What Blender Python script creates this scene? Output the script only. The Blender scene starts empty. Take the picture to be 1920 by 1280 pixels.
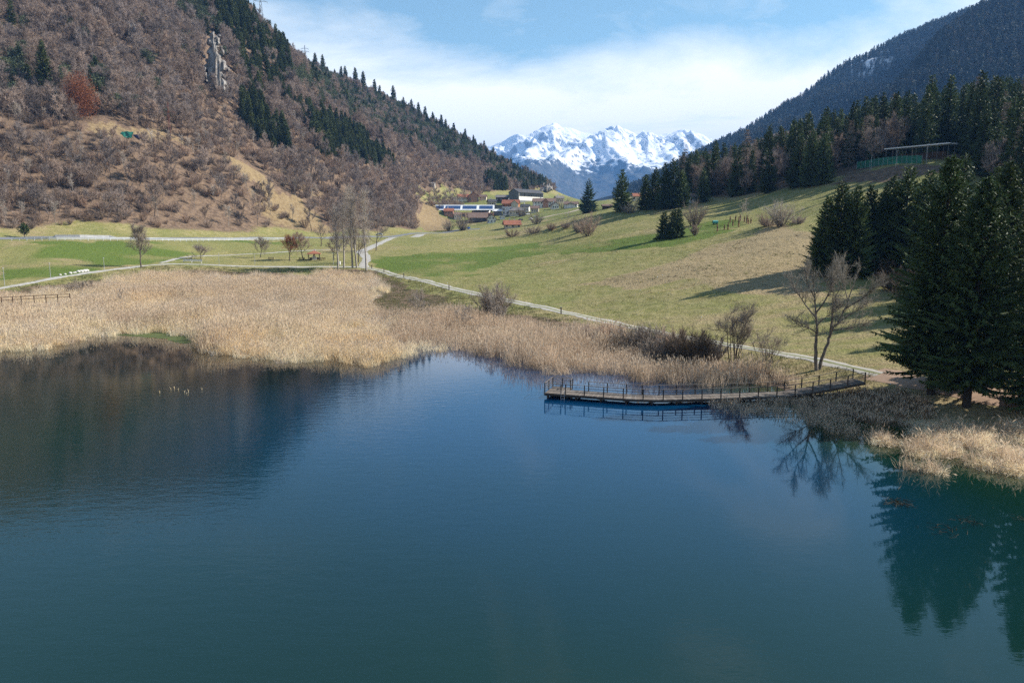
import bpy, math, random
import numpy as np
from mathutils import Vector, Matrix

# ------------------------------------------------------------------ camera, sky, sun, exposure
sc = bpy.context.scene
COL = sc.collection
CAM_H, FPX, PITCH = 19.0, 1400.0, math.radians(8.93)
cam_d = bpy.data.cameras.new('camera'); cam = bpy.data.objects.new('camera', cam_d); COL.objects.link(cam)
cam_d.sensor_width = 36.0; cam_d.lens = 36.0 * FPX / 1920.0
cam_d.clip_start = 0.5; cam_d.clip_end = 40000
cam.location = (0, 0, CAM_H); cam.rotation_euler = (math.pi / 2 - PITCH, 0, 0)
sc.camera = cam

SUN_EL, SUN_AZ = math.radians(35), math.radians(80)      # azimuth clockwise from +Y (the view direction)
sd = bpy.data.lights.new('sun', 'SUN'); sun = bpy.data.objects.new('sun', sd); COL.objects.link(sun)
sd.energy = 5.0; sd.angle = math.radians(0.53); sd.color = (1.0, 0.94, 0.85)
to_sun = Vector((math.cos(SUN_EL) * math.sin(SUN_AZ), math.cos(SUN_EL) * math.cos(SUN_AZ), math.sin(SUN_EL)))
sun.rotation_euler = to_sun.to_track_quat('Z', 'Y').to_euler()

world = bpy.data.worlds.new('World'); sc.world = world; world.use_nodes = True
wt = world.node_tree; wt.nodes.clear()
def wn(t, **k):
    n = wt.nodes.new(t)
    for a, b in k.items(): setattr(n, a, b)
    return n
wo = wn('ShaderNodeOutputWorld'); bg = wn('ShaderNodeBackground'); bg.inputs[1].default_value = 0.088
sky = wn('ShaderNodeTexSky', sky_type='NISHITA', sun_disc=False, sun_elevation=SUN_EL, sun_rotation=SUN_AZ,
         altitude=1000.0, air_density=1.0, dust_density=0.25, ozone_density=1.8)
tc = wn('ShaderNodeTexCoord')
sep = wn('ShaderNodeSeparateXYZ'); wt.links.new(tc.outputs['Generated'], sep.inputs[0])
def wm(op, a, b=None, clamp=False):
    n = wn('ShaderNodeMath', operation=op, use_clamp=clamp)
    for i, v in enumerate((a, b)):
        if v is None: continue
        if isinstance(v, (int, float)): n.inputs[i].default_value = v
        else: wt.links.new(v, n.inputs[i])
    return n.outputs[0]
# a thin cloud sheet high above: the direction is projected on a level plane, so the sheet crowds towards the horizon
zc = wm('ADD', wm('MAXIMUM', sep.outputs[2], 0.0), 0.10)
px_ = wm('DIVIDE', sep.outputs[0], zc); py_ = wm('DIVIDE', sep.outputs[1], zc)
cmb = wn('ShaderNodeCombineXYZ'); wt.links.new(px_, cmb.inputs[0]); wt.links.new(py_, cmb.inputs[1])
n1 = wn('ShaderNodeTexNoise'); n1.inputs['Scale'].default_value = 0.55; n1.inputs['Detail'].default_value = 8; n1.inputs['Roughness'].default_value = 0.62; n1.inputs['Distortion'].default_value = 0.35
mp1 = wn('ShaderNodeMapping'); mp1.inputs['Location'].default_value = (3.1, 1.7, 0); wt.links.new(cmb.outputs[0], mp1.inputs[0]); wt.links.new(mp1.outputs[0], n1.inputs['Vector'])
n2 = wn('ShaderNodeTexNoise'); n2.inputs['Scale'].default_value = 2.2; n2.inputs['Detail'].default_value = 7; n2.inputs['Roughness'].default_value = 0.6; n2.inputs['Distortion'].default_value = 0.8
mp2 = wn('ShaderNodeMapping'); mp2.inputs['Location'].default_value = (7.3, 2.2, 0); mp2.inputs['Scale'].default_value = (1, 0.6, 1); wt.links.new(cmb.outputs[0], mp2.inputs[0]); wt.links.new(mp2.outputs[0], n2.inputs['Vector'])
# cloud bank edge: near the horizon dense, thinning out with elevation
bank = wm('MULTIPLY', wm('SUBTRACT', wm('ADD', 0.205, wm('MULTIPLY', wm('ABSOLUTE', sep.outputs[0]), 0.12)), sep.outputs[2]), 12.0)
nz = wm('MULTIPLY', wm('SUBTRACT', n1.outputs[0], 0.5), 3.4)
edge = wm('ADD', bank, nz)
mask = wm('MULTIPLY', wm('ADD', wm('MULTIPLY', edge, 0.9), 0.15), 1.0, True)
wisp = wm('MULTIPLY', wm('SUBTRACT', n2.outputs[0], 0.55), 2.4, True)
allm = wm('MAXIMUM', mask, wm('MULTIPLY', wisp, 0.5))
veil = wm('ADD', wm('MULTIPLY', allm, 0.94), 0.02, True)
mixc = wn('ShaderNodeMix', data_type='RGBA')
tint = wn('ShaderNodeMix', data_type='RGBA', blend_type='MULTIPLY'); tint.inputs[0].default_value = 1.0; tint.inputs[7].default_value = (1.02, 1.18, 1.02, 1); wt.links.new(sky.outputs[0], tint.inputs[6])
wt.links.new(veil, mixc.inputs[0]); wt.links.new(tint.outputs[2], mixc.inputs[6]); mixc.inputs[7].default_value = (9.6, 9.4, 8.8, 1)
wt.links.new(mixc.outputs[2], bg.inputs[0]); wt.links.new(bg.outputs[0], wo.inputs[0])

vs = sc.view_settings
vs.view_transform = 'Standard'; vs.look = 'None'; vs.exposure = 0.92; vs.gamma = 1.0; vs.use_curve_mapping = False
sc.cycles.use_denoising = False
sc.cycles.max_bounces = 6; sc.cycles.transparent_max_bounces = 8
sc.cycles.volume_bounces = 0
sc.cycles.caustics_reflective = False; sc.cycles.caustics_refractive = False

# ------------------------------------------------------------------ helpers
rng = np.random.default_rng(11)
SN, CN = math.sin(PITCH), math.cos(PITCH)

def slope_of(px, py):
    """direction of the photo's sight line per metre of depth: X per Y and Z per Y"""
    u = (np.asarray(px, float) - 960) / FPX; v = (640 - np.asarray(py, float)) / FPX
    dy = CN + v * SN
    return u / dy, (-SN + v * CN) / dy
def P3(px, py, Y):
    a, b = slope_of(px, py); return np.stack([a * Y, np.ones_like(a) * Y, CAM_H + b * Y], -1)
def on_level(px, py, z=0.0):
    a, b = slope_of(px, py); Y = (z - CAM_H) / b
    return np.stack([a * Y, Y * np.ones_like(a)], -1)
def project(X, Y, Z):
    X = np.asarray(X, float); Y = np.asarray(Y, float); z = np.asarray(Z, float) - CAM_H
    d = Y * CN - z * SN; d = np.where(np.abs(d) < 1e-3, 1e-3, d)
    up = Y * SN + z * CN
    return 960 + FPX * X / d, 640 - FPX * up / d, d

_tab = np.random.default_rng(5).random((256, 256))
def vnoise(x, y):
    x = np.asarray(x, float); y = np.asarray(y, float)
    xi = np.floor(x).astype(int); yi = np.floor(y).astype(int); fx = x - xi; fy = y - yi
    fx = fx * fx * fx * (fx * (fx * 6 - 15) + 10); fy = fy * fy * fy * (fy * (fy * 6 - 15) + 10)
    a = _tab[xi & 255, yi & 255]; b = _tab[(xi + 1) & 255, yi & 255]; c = _tab[xi & 255, (yi + 1) & 255]; d = _tab[(xi + 1) & 255, (yi + 1) & 255]
    return (a * (1 - fx) + b * fx) * (1 - fy) + (c * (1 - fx) + d * fx) * fy
def fbm(x, y, s, o=4, g=0.5, seed=0):
    x = np.asarray(x, float) / s + 17.3 * seed; y = np.asarray(y, float) / s + 9.7 * seed; t = 0; a = 1; n = 0
    for k in range(o):
        t = t + a * (vnoise(x, y) - 0.5); n += a; a *= g; x, y = x * 1.93 + y * 0.47 + 3.1, y * 1.93 - x * 0.47 + 1.7
    return t / n * 2
def ridged(x, y, s, o=5, seed=0, g=0.52):
    x = np.asarray(x, float) / s + 13.1 * seed; y = np.asarray(y, float) / s + 7.9 * seed; t = 0; a = 1; n = 0
    for k in range(o):
        r = 1 - np.abs(vnoise(x, y) * 2 - 1); t = t + a * r * r; n += a; a *= g; x, y = x * 1.9 + y * 0.6 + 5.2, y * 1.9 - x * 0.6 + 2.3
    return t / n
def sstep(a, b, x):
    t = np.clip((np.asarray(x, float) - a) / (b - a), 0, 1); return t * t * (3 - 2 * t)
def in_poly(px, py, poly):
    px = np.asarray(px, float); py = np.asarray(py, float); r = np.zeros(px.shape, bool); n = len(poly)
    for i in range(n):
        x0, y0 = poly[i]; x1, y1 = poly[(i + 1) % n]
        if y0 == y1: continue
        c = ((y0 > py) != (y1 > py)) & (px < (x1 - x0) * (py - y0) / (y1 - y0) + x0); r ^= c
    return r
def poly_dist(px, py, poly, closed=True):
    px = np.asarray(px, float); py = np.asarray(py, float); d = np.full(px.shape, 1e9); n = len(poly)
    for i in range(n if closed else n - 1):
        x0, y0 = poly[i]; x1, y1 = poly[(i + 1) % n]; ex, ey = x1 - x0, y1 - y0; L = ex * ex + ey * ey + 1e-9
        t = np.clip(((px - x0) * ex + (py - y0) * ey) / L, 0, 1)
        d = np.minimum(d, np.hypot(px - x0 - t * ex, py - y0 - t * ey))
    return d

class MB:
    """collects faces; build() links them as ONE mesh object"""
    def __init__(s): s.v = []; s.f = []; s.m = []; s.n = 0
    def add(s, V, F, m=0):
        V = np.asarray(V, float).reshape(-1, 3); s.v.append(V)
        for f in F: s.f.append(tuple(int(i) + s.n for i in f)); s.m.append(m)
        s.n += len(V)
    def tris(s, V, m=0):
        V = np.asarray(V, float).reshape(-1, 3); k = len(V) // 3
        s.add(V, np.arange(k * 3).reshape(k, 3), m)
    def box(s, c, d, rz=0.0, m=0, tilt=0.0):
        x, y, z = (q / 2 for q in d)
        V = np.array([(i * x, j * y, k * z) for k in (-1, 1) for j in (-1, 1) for i in (-1, 1)], float)
        if tilt: V = V @ np.array(Matrix.Rotation(tilt, 3, 'X')).T
        if rz: V = V @ np.array(Matrix.Rotation(rz, 3, 'Z')).T
        s.add(V + np.array(c), [(0, 2, 3, 1), (4, 5, 7, 6), (0, 1, 5, 4), (2, 6, 7, 3), (0, 4, 6, 2), (1, 3, 7, 5)], m)
    def bar(s, a, b, w, h=None, m=0):
        a = np.asarray(a, float); b = np.asarray(b, float); h = h or w; d = b - a; L = np.linalg.norm(d); d = d / L
        up = np.array([0, 0, 1.0]) if abs(d[2]) < 0.95 else np.array([1.0, 0, 0])
        sx = np.cross(d, up); sx /= np.linalg.norm(sx); sz = np.cross(sx, d)
        V = [p + sx * i * w / 2 + sz * k * h / 2 for p in (a, b) for k in (-1, 1) for i in (-1, 1)]
        s.add(V, [(0, 2, 3, 1), (4, 5, 7, 6), (0, 1, 5, 4), (2, 6, 7, 3), (0, 4, 6, 2), (1, 3, 7, 5)], m)
    def tube(s, pts, rad, k=5, m=0):
        pts = [np.asarray(p, float) for p in pts]; n = len(pts); V = []
        for i, p in enumerate(pts):
            d = pts[min(i + 1, n - 1)] - pts[max(i - 1, 0)]; d = d / (np.linalg.norm(d) + 1e-9)
            ref = np.array([1.0, 0, 0]) if abs(d[0]) < 0.8 else np.array([0, 1.0, 0])
            a = np.cross(d, ref); a /= np.linalg.norm(a); b = np.cross(d, a)
            for j in range(k):
                t = 2 * math.pi * j / k; V.append(p + rad[i] * (math.cos(t) * a + math.sin(t) * b))
        F = [(i * k + j, i * k + (j + 1) % k, (i + 1) * k + (j + 1) % k, (i + 1) * k + j) for i in range(n - 1) for j in range(k)]
        F.append(tuple(range((n - 1) * k, n * k)))
        s.add(V, F, m)
    def mesh(s, name, mats, smooth=False):
        V = np.concatenate(s.v) if s.v else np.zeros((0, 3)); me = bpy.data.meshes.new(name)
        cnt = np.array([len(f) for f in s.f], np.int32); flat = np.fromiter((i for f in s.f for i in f), np.int32, int(cnt.sum()))
        me.vertices.add(len(V)); me.vertices.foreach_set('co', V.ravel().astype(np.float32))
        me.loops.add(len(flat)); me.loops.foreach_set('vertex_index', flat)
        me.polygons.add(len(cnt)); me.polygons.foreach_set('loop_start', (np.cumsum(cnt) - cnt).astype(np.int32))
        me.polygons.foreach_set('material_index', np.array(s.m, np.int32))
        me.polygons.foreach_set('use_smooth', np.full(len(cnt), bool(smooth)))
        me.update(calc_edges=True)
        for q in (mats if isinstance(mats, (list, tuple)) else [mats]): me.materials.append(q)
        return me
    def build(s, name, mats, parent=None, smooth=False):
        return link(name, s.mesh(name, mats, smooth), parent)

def link(name, me, parent=None, loc=None, rz=0.0, scl=None):
    o = bpy.data.objects.new(name, me); COL.objects.link(o)
    if parent is not None: o.parent = parent
    if loc is not None: o.location = [float(q) for q in loc]
    if rz: o.rotation_euler = (0, 0, float(rz))
    if scl is not None: o.scale = (float(scl),) * 3 if np.isscalar(scl) else [float(q) for q in scl]
    return o
def tag(o, label=None, cat=None, group=None, kind=None):
    for k, v in (('label', label), ('category', cat), ('group', group), ('kind', kind)):
        if v: o[k] = v
    return o
def thing(name, label, cat, loc, rz=0.0, group=None, scl=None):
    return tag(link(name, None, None, loc, rz, scl), label, cat, group)

# ------------------------------------------------------------------ materials
def srgb(r, g, b):
    f = lambda c: (c / 255 / 12.92) if c / 255 <= 0.04045 else ((c / 255 + 0.055) / 1.055) ** 2.4
    return (f(r), f(g), f(b))
class Mat:
    def __init__(s, name):
        s.m = bpy.data.materials.new(name); s.m.use_nodes = True; s.t = s.m.node_tree; s.t.nodes.clear()
        s.o = s.n('ShaderNodeOutputMaterial'); s.b = s.n('ShaderNodeBsdfPrincipled'); s.l(s.b.outputs[0], s.o.inputs[0])
        s.b.inputs['Roughness'].default_value = 0.85; s.b.inputs['Specular IOR Level'].default_value = 0.25
    def n(s, t, **k):
        q = s.t.nodes.new(t)
        for a, b in k.items(): setattr(q, a, b)
        return q
    def l(s, a, b): s.t.links.new(a, b)
    def put(s, sock, v):
        if hasattr(v, 'node'): s.l(v, sock)
        elif isinstance(v, (int, float)): sock.default_value = v
        else: sock.default_value = tuple(v) + ((1,) if len(v) == 3 and sock.type == 'RGBA' else ())
    def noise(s, scale, detail=4, rough=0.55, coord='Object', vec=None, stretch=None, dist=0.0):
        q = s.n('ShaderNodeTexNoise'); q.inputs['Scale'].default_value = scale; q.inputs['Detail'].default_value = detail; q.inputs['Roughness'].default_value = rough; q.inputs['Distortion'].default_value = dist
        if vec is None: vec = s.n('ShaderNodeTexCoord').outputs[coord]
        if stretch: mp = s.n('ShaderNodeMapping'); mp.inputs['Scale'].default_value = stretch; s.l(vec, mp.inputs[0]); vec = mp.outputs[0]
        s.l(vec, q.inputs['Vector']); return q.outputs[0]
    def ramp(s, f, a, b): # smooth threshold
        q = s.n('ShaderNodeMapRange', interpolation_type='SMOOTHSTEP'); q.inputs[1].default_value = a; q.inputs[2].default_value = b; s.put(q.inputs[0], f); return q.outputs[0]
    def mix(s, f, a, b, mode='MIX'):
        q = s.n('ShaderNodeMix', data_type='RGBA', blend_type=mode); s.put(q.inputs[0], f); s.put(q.inputs[6], a); s.put(q.inputs[7], b); return q.outputs[2]
    def math(s, op, a, b=None, clamp=False):
        q = s.n('ShaderNodeMath', operation=op, use_clamp=clamp); s.put(q.inputs[0], a)
        if b is not None: s.put(q.inputs[1], b)
        return q.outputs[0]
    def rnd(s): return s.n('ShaderNodeObjectInfo').outputs['Random']
    def bump(s, h, strength=0.3, dist=0.1):
        q = s.n('ShaderNodeBump'); q.inputs['Strength'].default_value = strength; q.inputs['Distance'].default_value = dist; s.l(h, q.inputs['Height']); s.l(q.outputs[0], s.b.inputs['Normal'])
    def col(s, v): s.put(s.b.inputs['Base Color'], v); return s
    def hsv(s, c, h=None, sat=None, val=None):
        q = s.n('ShaderNodeHueSaturation'); s.put(q.inputs['Color'], c)
        for k, v in (('Hue', h), ('Saturation', sat), ('Value', val)):
            if v is not None: s.put(q.inputs[k], v)
        return q.outputs[0]
    def translucent(s, c, f):
        t = s.n('ShaderNodeBsdfTranslucent'); s.put(t.inputs[0], c); mx = s.n('ShaderNodeMixShader'); mx.inputs[0].default_value = f
        s.l(s.b.outputs[0], mx.inputs[1]); s.l(t.outputs[0], mx.inputs[2]); s.l(mx.outputs[0], s.o.inputs[0])
def plain(name, c, c2=None, scale=2.0, rough=0.8, spec=0.25, metal=0.0, bump=0.0):
    m = Mat(name); c2 = c2 or tuple(q * 0.72 for q in c)
    n = m.noise(scale, 5, 0.6); m.col(m.mix(m.ramp(n, 0.35, 0.68), c, c2))
    m.b.inputs['Roughness'].default_value = rough; m.b.inputs['Specular IOR Level'].default_value = spec; m.b.inputs['Metallic'].default_value = metal
    if bump: m.bump(m.noise(scale * 4, 4), bump, 0.05)
    return m.m
def foliage(name, a, b, vary=0.35, trans=0.25, scale=0.5, rough=0.7, patch=0.035):
    """leaf or twig colour: mixes over the plant and from one plant to the next"""
    m = Mat(name); n = m.noise(scale, 3, 0.6)
    r = m.rnd(); wide = m.noise(patch, 3, 0.6, vec=m.n('ShaderNodeNewGeometry').outputs['Position']); f = m.math('ADD', m.math('ADD', m.math('MULTIPLY', n, 0.3), m.math('MULTIPLY', wide, 0.5)), m.math('MULTIPLY', r, 0.2))
    c = m.mix(m.ramp(f, 0.36, 0.64), a, b)
    r2 = m.math('FRACT', m.math('MULTIPLY', r, 7.13))
    c = m.hsv(c, None, None, m.math('ADD', 1 - vary / 2, m.math('MULTIPLY', r2, vary)))
    m.col(c); m.b.inputs['Roughness'].default_value = rough; m.b.inputs['Specular IOR Level'].default_value = 0.15
    if trans: m.translucent(c, trans)
    return m.m
# ------------------------------------------------------------------ the ground: surveyed heights, smoothly joined
shore_px = [(-330, 650), (-150, 640), (0, 634), (110, 626), (235, 617), (390, 622), (470, 640), (600, 655), (690, 656), (790, 640), (900, 645), (1000, 664),
            (1100, 680), (1190, 690), (1290, 704), (1390, 718), (1480, 733), (1545, 752), (1610, 778), (1665, 792), (1745, 800), (1830, 812), (1920, 822), (2060, 850), (2300, 900)]
LAKE = [tuple(q) for q in on_level([p[0] for p in shore_px], [p[1] for p in shore_px])] + [(70, 20), (75, -30), (30, -90), (-90, -100), (-190, -40), (-215, 60)]
ctl_px = [  # photo point and its distance in depth
    # gravel path round the lake
    (-120, 560, 170), (0, 540, 190), (130, 518, 212), (270, 497, 250), (330, 490, 262), (480, 497, 262), (620, 499, 262), (700, 500, 260), (780, 523, 215), (880, 548, 185),
    (960, 565, 165), (1050, 584, 148), (1140, 604, 132), (1240, 625, 119), (1350, 645, 107), (1500, 668, 97), (1600, 690, 89), (1700, 715, 82), (1850, 745, 74), (2000, 775, 67),
    # picnic green, road bank and road
    (400, 478, 300), (500, 487, 285), (590, 487, 285), (690, 470, 315), (660, 470, 318), (560, 470, 318), (480, 470, 318), (730, 445, 400), (800, 438, 470), (860, 432, 540), (0, 450, 288), (100, 448, 296),
    (220, 449, 306), (350, 450, 325), (450, 450, 345), (550, 448, 375), (650, 446, 395), (0, 490, 240), (100, 480, 250), (200, 490, 258), (350, 470, 295), (280, 462, 290), (60, 455, 270),
    # left hillside, foot first
    (0, 432, 305), (150, 432, 322), (300, 435, 348), (400, 437, 372), (500, 440, 398), (600, 441, 425), (700, 438, 470), (780, 432, 540), (820, 425, 610),
    (0, 380, 328), (0, 300, 360), (0, 200, 410), (0, 100, 465), (0, 5, 535), (0, -45, 600), (200, 380, 352), (200, 300, 385), (200, 250, 408), (200, 200, 436), (200, 100, 505), (200, 0, 580), (200, -50, 640),
    (400, 380, 402), (400, 300, 444), (400, 200, 505), (400, 100, 575), (400, 30, 640), (430, -8, 690), (500, 82, 690), (500, 120, 640), (500, 200, 575), (500, 300, 500), (500, 380, 432),
    (600, 390, 462), (600, 300, 555), (600, 200, 690), (575, 138, 950), (600, 155, 930), (660, 172, 1050), (750, 400, 590), (750, 300, 770), (745, 205, 1150), (740, 240, 980), (820, 245, 1150), (820, 330, 800),
    (820, 390, 660), (900, 352, 850), (905, 300, 1020), (905, 282, 1130), (980, 330, 1090), (980, 360, 940), (1030, 352, 1070), (1045, 370, 1000),
    # village and valley floor
    (830, 416, 640), (850, 372, 790), (800, 372, 740), (900, 372, 770), (950, 392, 700), (1000, 377, 765), (1035, 378, 770), (1060, 391, 650), (1085, 390, 640), (900, 420, 590), (960, 428, 530), (1020, 400, 640),
    (1000, 437, 470), (900, 440, 430), (1140, 378, 720), (1130, 388, 560), (1080, 386, 700),
    # meadow
    (1000, 500, 236), (1000, 460, 320), (850, 470, 300), (850, 510, 238), (1200, 462, 232), (1100, 440, 300), (1200, 520, 174), (1200, 565, 147), (1100, 550, 168), (1400, 560, 131), (1400, 500, 166), (1330, 530, 150), (1300, 480, 196),
    (1450, 440, 216), (1440, 424, 250), (1400, 430, 240), (1340, 420, 262), (1255, 447, 240), (1300, 402, 300), (1200, 402, 330), (1100, 399, 362), (1165, 396, 400), (1250, 386, 352), (1400, 376, 312), (1500, 351, 292), (1600, 341, 276),
    (1690, 340, 256), (1550, 380, 240), (1500, 420, 205), (1500, 480, 165), (1560, 515, 150), (1640, 600, 114), (1540, 620, 113), (1450, 620, 118), (1700, 520, 140),
    # terrace with the court, wooded slope above
    (1600, 320, 292), (1660, 314, 276), (1730, 306, 262), (1640, 300, 300), (1740, 296, 282), (1560, 343, 292), (1640, 341, 268),
    (1800, 430, 180), (1920, 600, 108), (1920, 460, 165), (2100, 600, 95), (1920, 340, 240), (1920, 278, 300), (1800, 284, 310), (1700, 280, 340), (1600, 290, 360), (1480, 330, 400), (1350, 360, 420), (1250, 372, 450), (1200, 380, 520),
    (1900, 240, 400), (1700, 262, 450), (1500, 332, 520), (2150, 300, 250),
]
ctl_w = [(-345, 680, 225), (-420, 560, 215), (-480, 800, 210), (-500, 420, 190), (-380, 320, 170), (-290, 240, 60), (-360, 1000, 260), (-300, 1200, 200), (-130, 1350, 150), (80, 1350, 50), (-500, 1300, 220), (-560, 200, 260),
         (-240, 180, 5), (-240, 100, 5), (-300, 60, 20), (-320, -60, 20), (-100, -130, 6), (60, -130, 6), (130, 0, 5), (110, 40, 4), (160, 60, 10), (220, 120, 30), (260, 0, 30), (300, 220, 58), (420, 350, 80), (400, 100, 70), (320, 600, 75),
         (200, 800, 60), (450, 900, 150), (120, 1100, 44), (250, 1300, 60), (120, 850, 42), (470, 1350, 180), (420, -100, 80)]
ref_w = [(q[0], q[1], 0.35) for q in on_level([-50, 60, 150, 300, 450, 600, 700, 640, 500, 350, 200, 800, 900, 1000, 1100, 1200, 1300, 1400, 1480, 1560, 1640, 1720],
                                              [590, 580, 565, 560, 570, 580, 560, 535, 540, 540, 590, 610, 620, 640, 655, 668, 680, 692, 710, 728, 752, 770], 0.35)]
CP = np.array([P3(a, b, c) for a, b, c in ctl_px] + [tuple(map(float, q)) for q in ctl_w + ref_w], float)
def _k(d2): return np.sqrt(d2 + 14.0 ** 2)
def _solve(C):
    n = len(C); d2 = ((C[:, None, :2] - C[None, :, :2]) ** 2).sum(-1); A = np.zeros((n + 3, n + 3)); A[:n, :n] = _k(d2) + np.eye(n) * -3.0
    Q = np.c_[np.ones(n), C[:, :2] / 500]; A[:n, n:] = Q; A[n:, :n] = Q.T
    return np.linalg.solve(A, np.r_[C[:, 2], 0, 0, 0])
_w = _solve(CP)
def rbf(X, Y):
    out = np.empty(X.shape); fx = X.ravel(); fy = Y.ravel(); o = out.ravel()
    for i in range(0, len(fx), 20000):
        a = fx[i:i + 20000]; b = fy[i:i + 20000]
        d2 = (a[:, None] - CP[:, 0]) ** 2 + (b[:, None] - CP[:, 1]) ** 2
        o[i:i + 20000] = _k(d2) @ _w[:-3] + _w[-3] + _w[-2] * a / 500 + _w[-1] * b / 500
    return o.reshape(X.shape)

def steps(a, b, fine0, fine1, s, grow):
    c = list(np.arange(fine0, fine1 + s / 2, s)); lo = [c[0]]; st = s
    while lo[-1] > a: st *= grow; lo.append(lo[-1] - st)
    hi = [c[-1]]; st = s
    while hi[-1] < b: st *= grow; hi.append(hi[-1] + st)
    return np.array(lo[:0:-1] + c + hi[1:])
GX = steps(-14000, 14000, -190, 150, 2.2, 1.045)
GY = steps(-4000, 30000, 60, 330, 2.0, 1.03)
XX, YY = np.meshgrid(GX, GY, indexing='ij')
Xc = np.clip(XX, -560, 520); Yc = np.clip(YY, -140, 1380)
Z = rbf(Xc, Yc)
far = np.hypot(XX - Xc, YY - Yc)
Z = Z * (1 - sstep(0, 900, far)) + 30 * sstep(0, 900, far)
FOOT_Y = np.array([-100, 60, 180, 300, 330, 350, 400, 425, 470, 540, 610, 700, 850, 960, 1080, 1300]); FOOT_X = np.array([-330, -260, -235, -206, -184, -162, -130, -107, -85, -66, -58, -52, -20, 22, 60, 90])
def hill_d(X, Y): return np.interp(Y, FOOT_Y, FOOT_X) - X          # metres uphill from the foot of the left hillside
hd = hill_d(XX, YY); hm = sstep(8, 60, hd)
Z = Z + hm * (fbm(XX, YY, 95, 4, 0.55, 1) * 8 + (ridged(XX * 0.3 + 0.15 * YY, YY * 0.8 - 0.2 * XX, 52, 3, 2) - 0.45) * 11 * sstep(720, 560, YY))
rightw = sstep(20, 120, XX - 0.25 * YY + 20) * (YY > 60)
Z = Z + (1 - hm) * (fbm(XX, YY, 30, 3, 0.5, 3) * 0.55 + fbm(XX, YY, 8, 2, 0.5, 4) * 0.10) * sstep(0, 60, poly_dist(XX, YY, LAKE))
Z = Z + (1 - hm) * sstep(150, 260, YY) * rightw * fbm(XX, YY, 55, 3, 0.5, 9) * 1.6
Z = Z + (1 - hm) * sstep(120, 150, YY) * sstep(420, 300, YY) * sstep(-20, 30, XX) * (fbm(XX, YY, 6.5, 2, 0.5, 15) * 0.28 + (ridged(XX * 0.6 + YY * 0.3, YY, 17, 2, 16) - 0.5) * 0.5)
def mound(px, py, Yd, r, h, e=1.0):
    global Z
    q = P3(px, py, Yd); Z = Z + h * np.exp(-(((XX - q[0]) / r) ** 2 + ((YY - q[1]) / (r * e)) ** 2))
mound(1440, 432, 226, 11, 1.8, 0.8); mound(1385, 500, 168, 14, 0.8, 0.6); mound(1250, 515, 175, 12, 0.6, 0.5); mound(1480, 470, 176, 9, 0.9, 0.7)
lake_in = in_poly(XX, YY, LAKE); ld = poly_dist(XX, YY, LAKE)
Z = np.where(lake_in, -np.minimum(3.0, 0.12 + ld * 0.13), np.maximum(Z, 0.06 + np.minimum(ld * 0.03, 0.4)))
Z = np.where(lake_in, Z, 0.06 + (Z - 0.06) * sstep(-2, 14, ld) )

def height(X, Y):
    X = np.asarray(X, float); Y = np.asarray(Y, float)
    i = np.clip(np.searchsorted(GX, X) - 1, 0, len(GX) - 2); j = np.clip(np.searchsorted(GY, Y) - 1, 0, len(GY) - 2)
    u = (X - GX[i]) / (GX[i + 1] - GX[i]); v = (Y - GY[j]) / (GY[j + 1] - GY[j])
    a, b, c, d = Z[i, j], Z[i + 1, j], Z[i, j + 1], Z[i + 1, j + 1]
    return np.where(u + v < 1, a + (b - a) * u + (c - a) * v, d + (c - d) * (1 - u) + (b - d) * (1 - v))
_T = np.geomspace(25, 1600, 2600)
def at(px, py):
    """where the sight line through a photo point meets the ground"""
    a, b = slope_of(px, py); h = height(a * _T, _T) - (CAM_H + b * _T); k = np.argmax(h > 0)
    if h[k] <= 0 or k == 0: return None
    t0, t1 = _T[k - 1], _T[k]
    for _ in range(18):
        t = (t0 + t1) / 2
        if float(height(a * t, t)) > CAM_H + b * t: t1 = t
        else: t0 = t
    return np.array([a * t1, t1, CAM_H + b * t1])
def col_at(px, Yd, py=400):
    """ground point at a given depth below a photo column"""
    a, _ = slope_of(px, py); return np.array([float(a) * Yd, Yd, float(height(float(a) * Yd, Yd))])

# colour masks carried by the ground: R dry tan, G lush green, B leaf litter / earth, also painted shade on the court bank, A pale straw slope
QX, QY, QD = project(XX, YY, Z); front = QD > 10
def pm(poly, soft=0.0): return (in_poly(QX, QY, poly) & front).astype(float)
OPEN_SLOPE = [(435, 295), (470, 305), (535, 355), (600, 405), (625, 430), (600, 438), (565, 425), (520, 385), (470, 340), (438, 312)]
KNOLL = [(778, 388), (800, 384), (835, 402), (845, 430), (785, 434)]
TAN = [(1090, 530), (1180, 515), (1290, 478), (1400, 438), (1440, 418), (1530, 440), (1530, 560), (1400, 548), (1290, 525), (1190, 540)]
LUSH = [(690, 480), (800, 470), (930, 462), (1180, 446), (1330, 415), (1410, 420), (1340, 440), (1250, 462), (1100, 474), (960, 480), (880, 520), (800, 522), (720, 508)]
LUSH2 = [(0, 455), (300, 456), (560, 452), (640, 455), (620, 470), (420, 470), (300, 490), (0, 530)]
ROCKY_CUT = [(150, 228), (215, 232), (350, 258), (350, 268), (235, 262), (150, 245)]
jx = fbm(XX, YY, 14, 3, 0.5, 6) * 22; jy = fbm(XX, YY, 14, 3, 0.5, 7) * 10
QX, QY = QX + jx, QY + jy
hillm = sstep(-4, 10, hd + fbm(XX, YY, 25, 2, 0.5, 8) * 8)
near_w = (YY < 1300) & front
mR = np.clip(pm(TAN) * 0.95 + sstep(-0.05, 0.5, fbm(XX, YY * 1.6, 45, 4, 0.55, 12)) * 0.55, 0, 1)
mR = np.clip(mR + pm([(0, 452), (90, 450), (170, 470), (190, 500), (60, 512), (0, 520)]) * (0.35 + 0.5 * fbm(XX, YY, 9, 3, 0.5, 19)), 0, 1)
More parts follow.
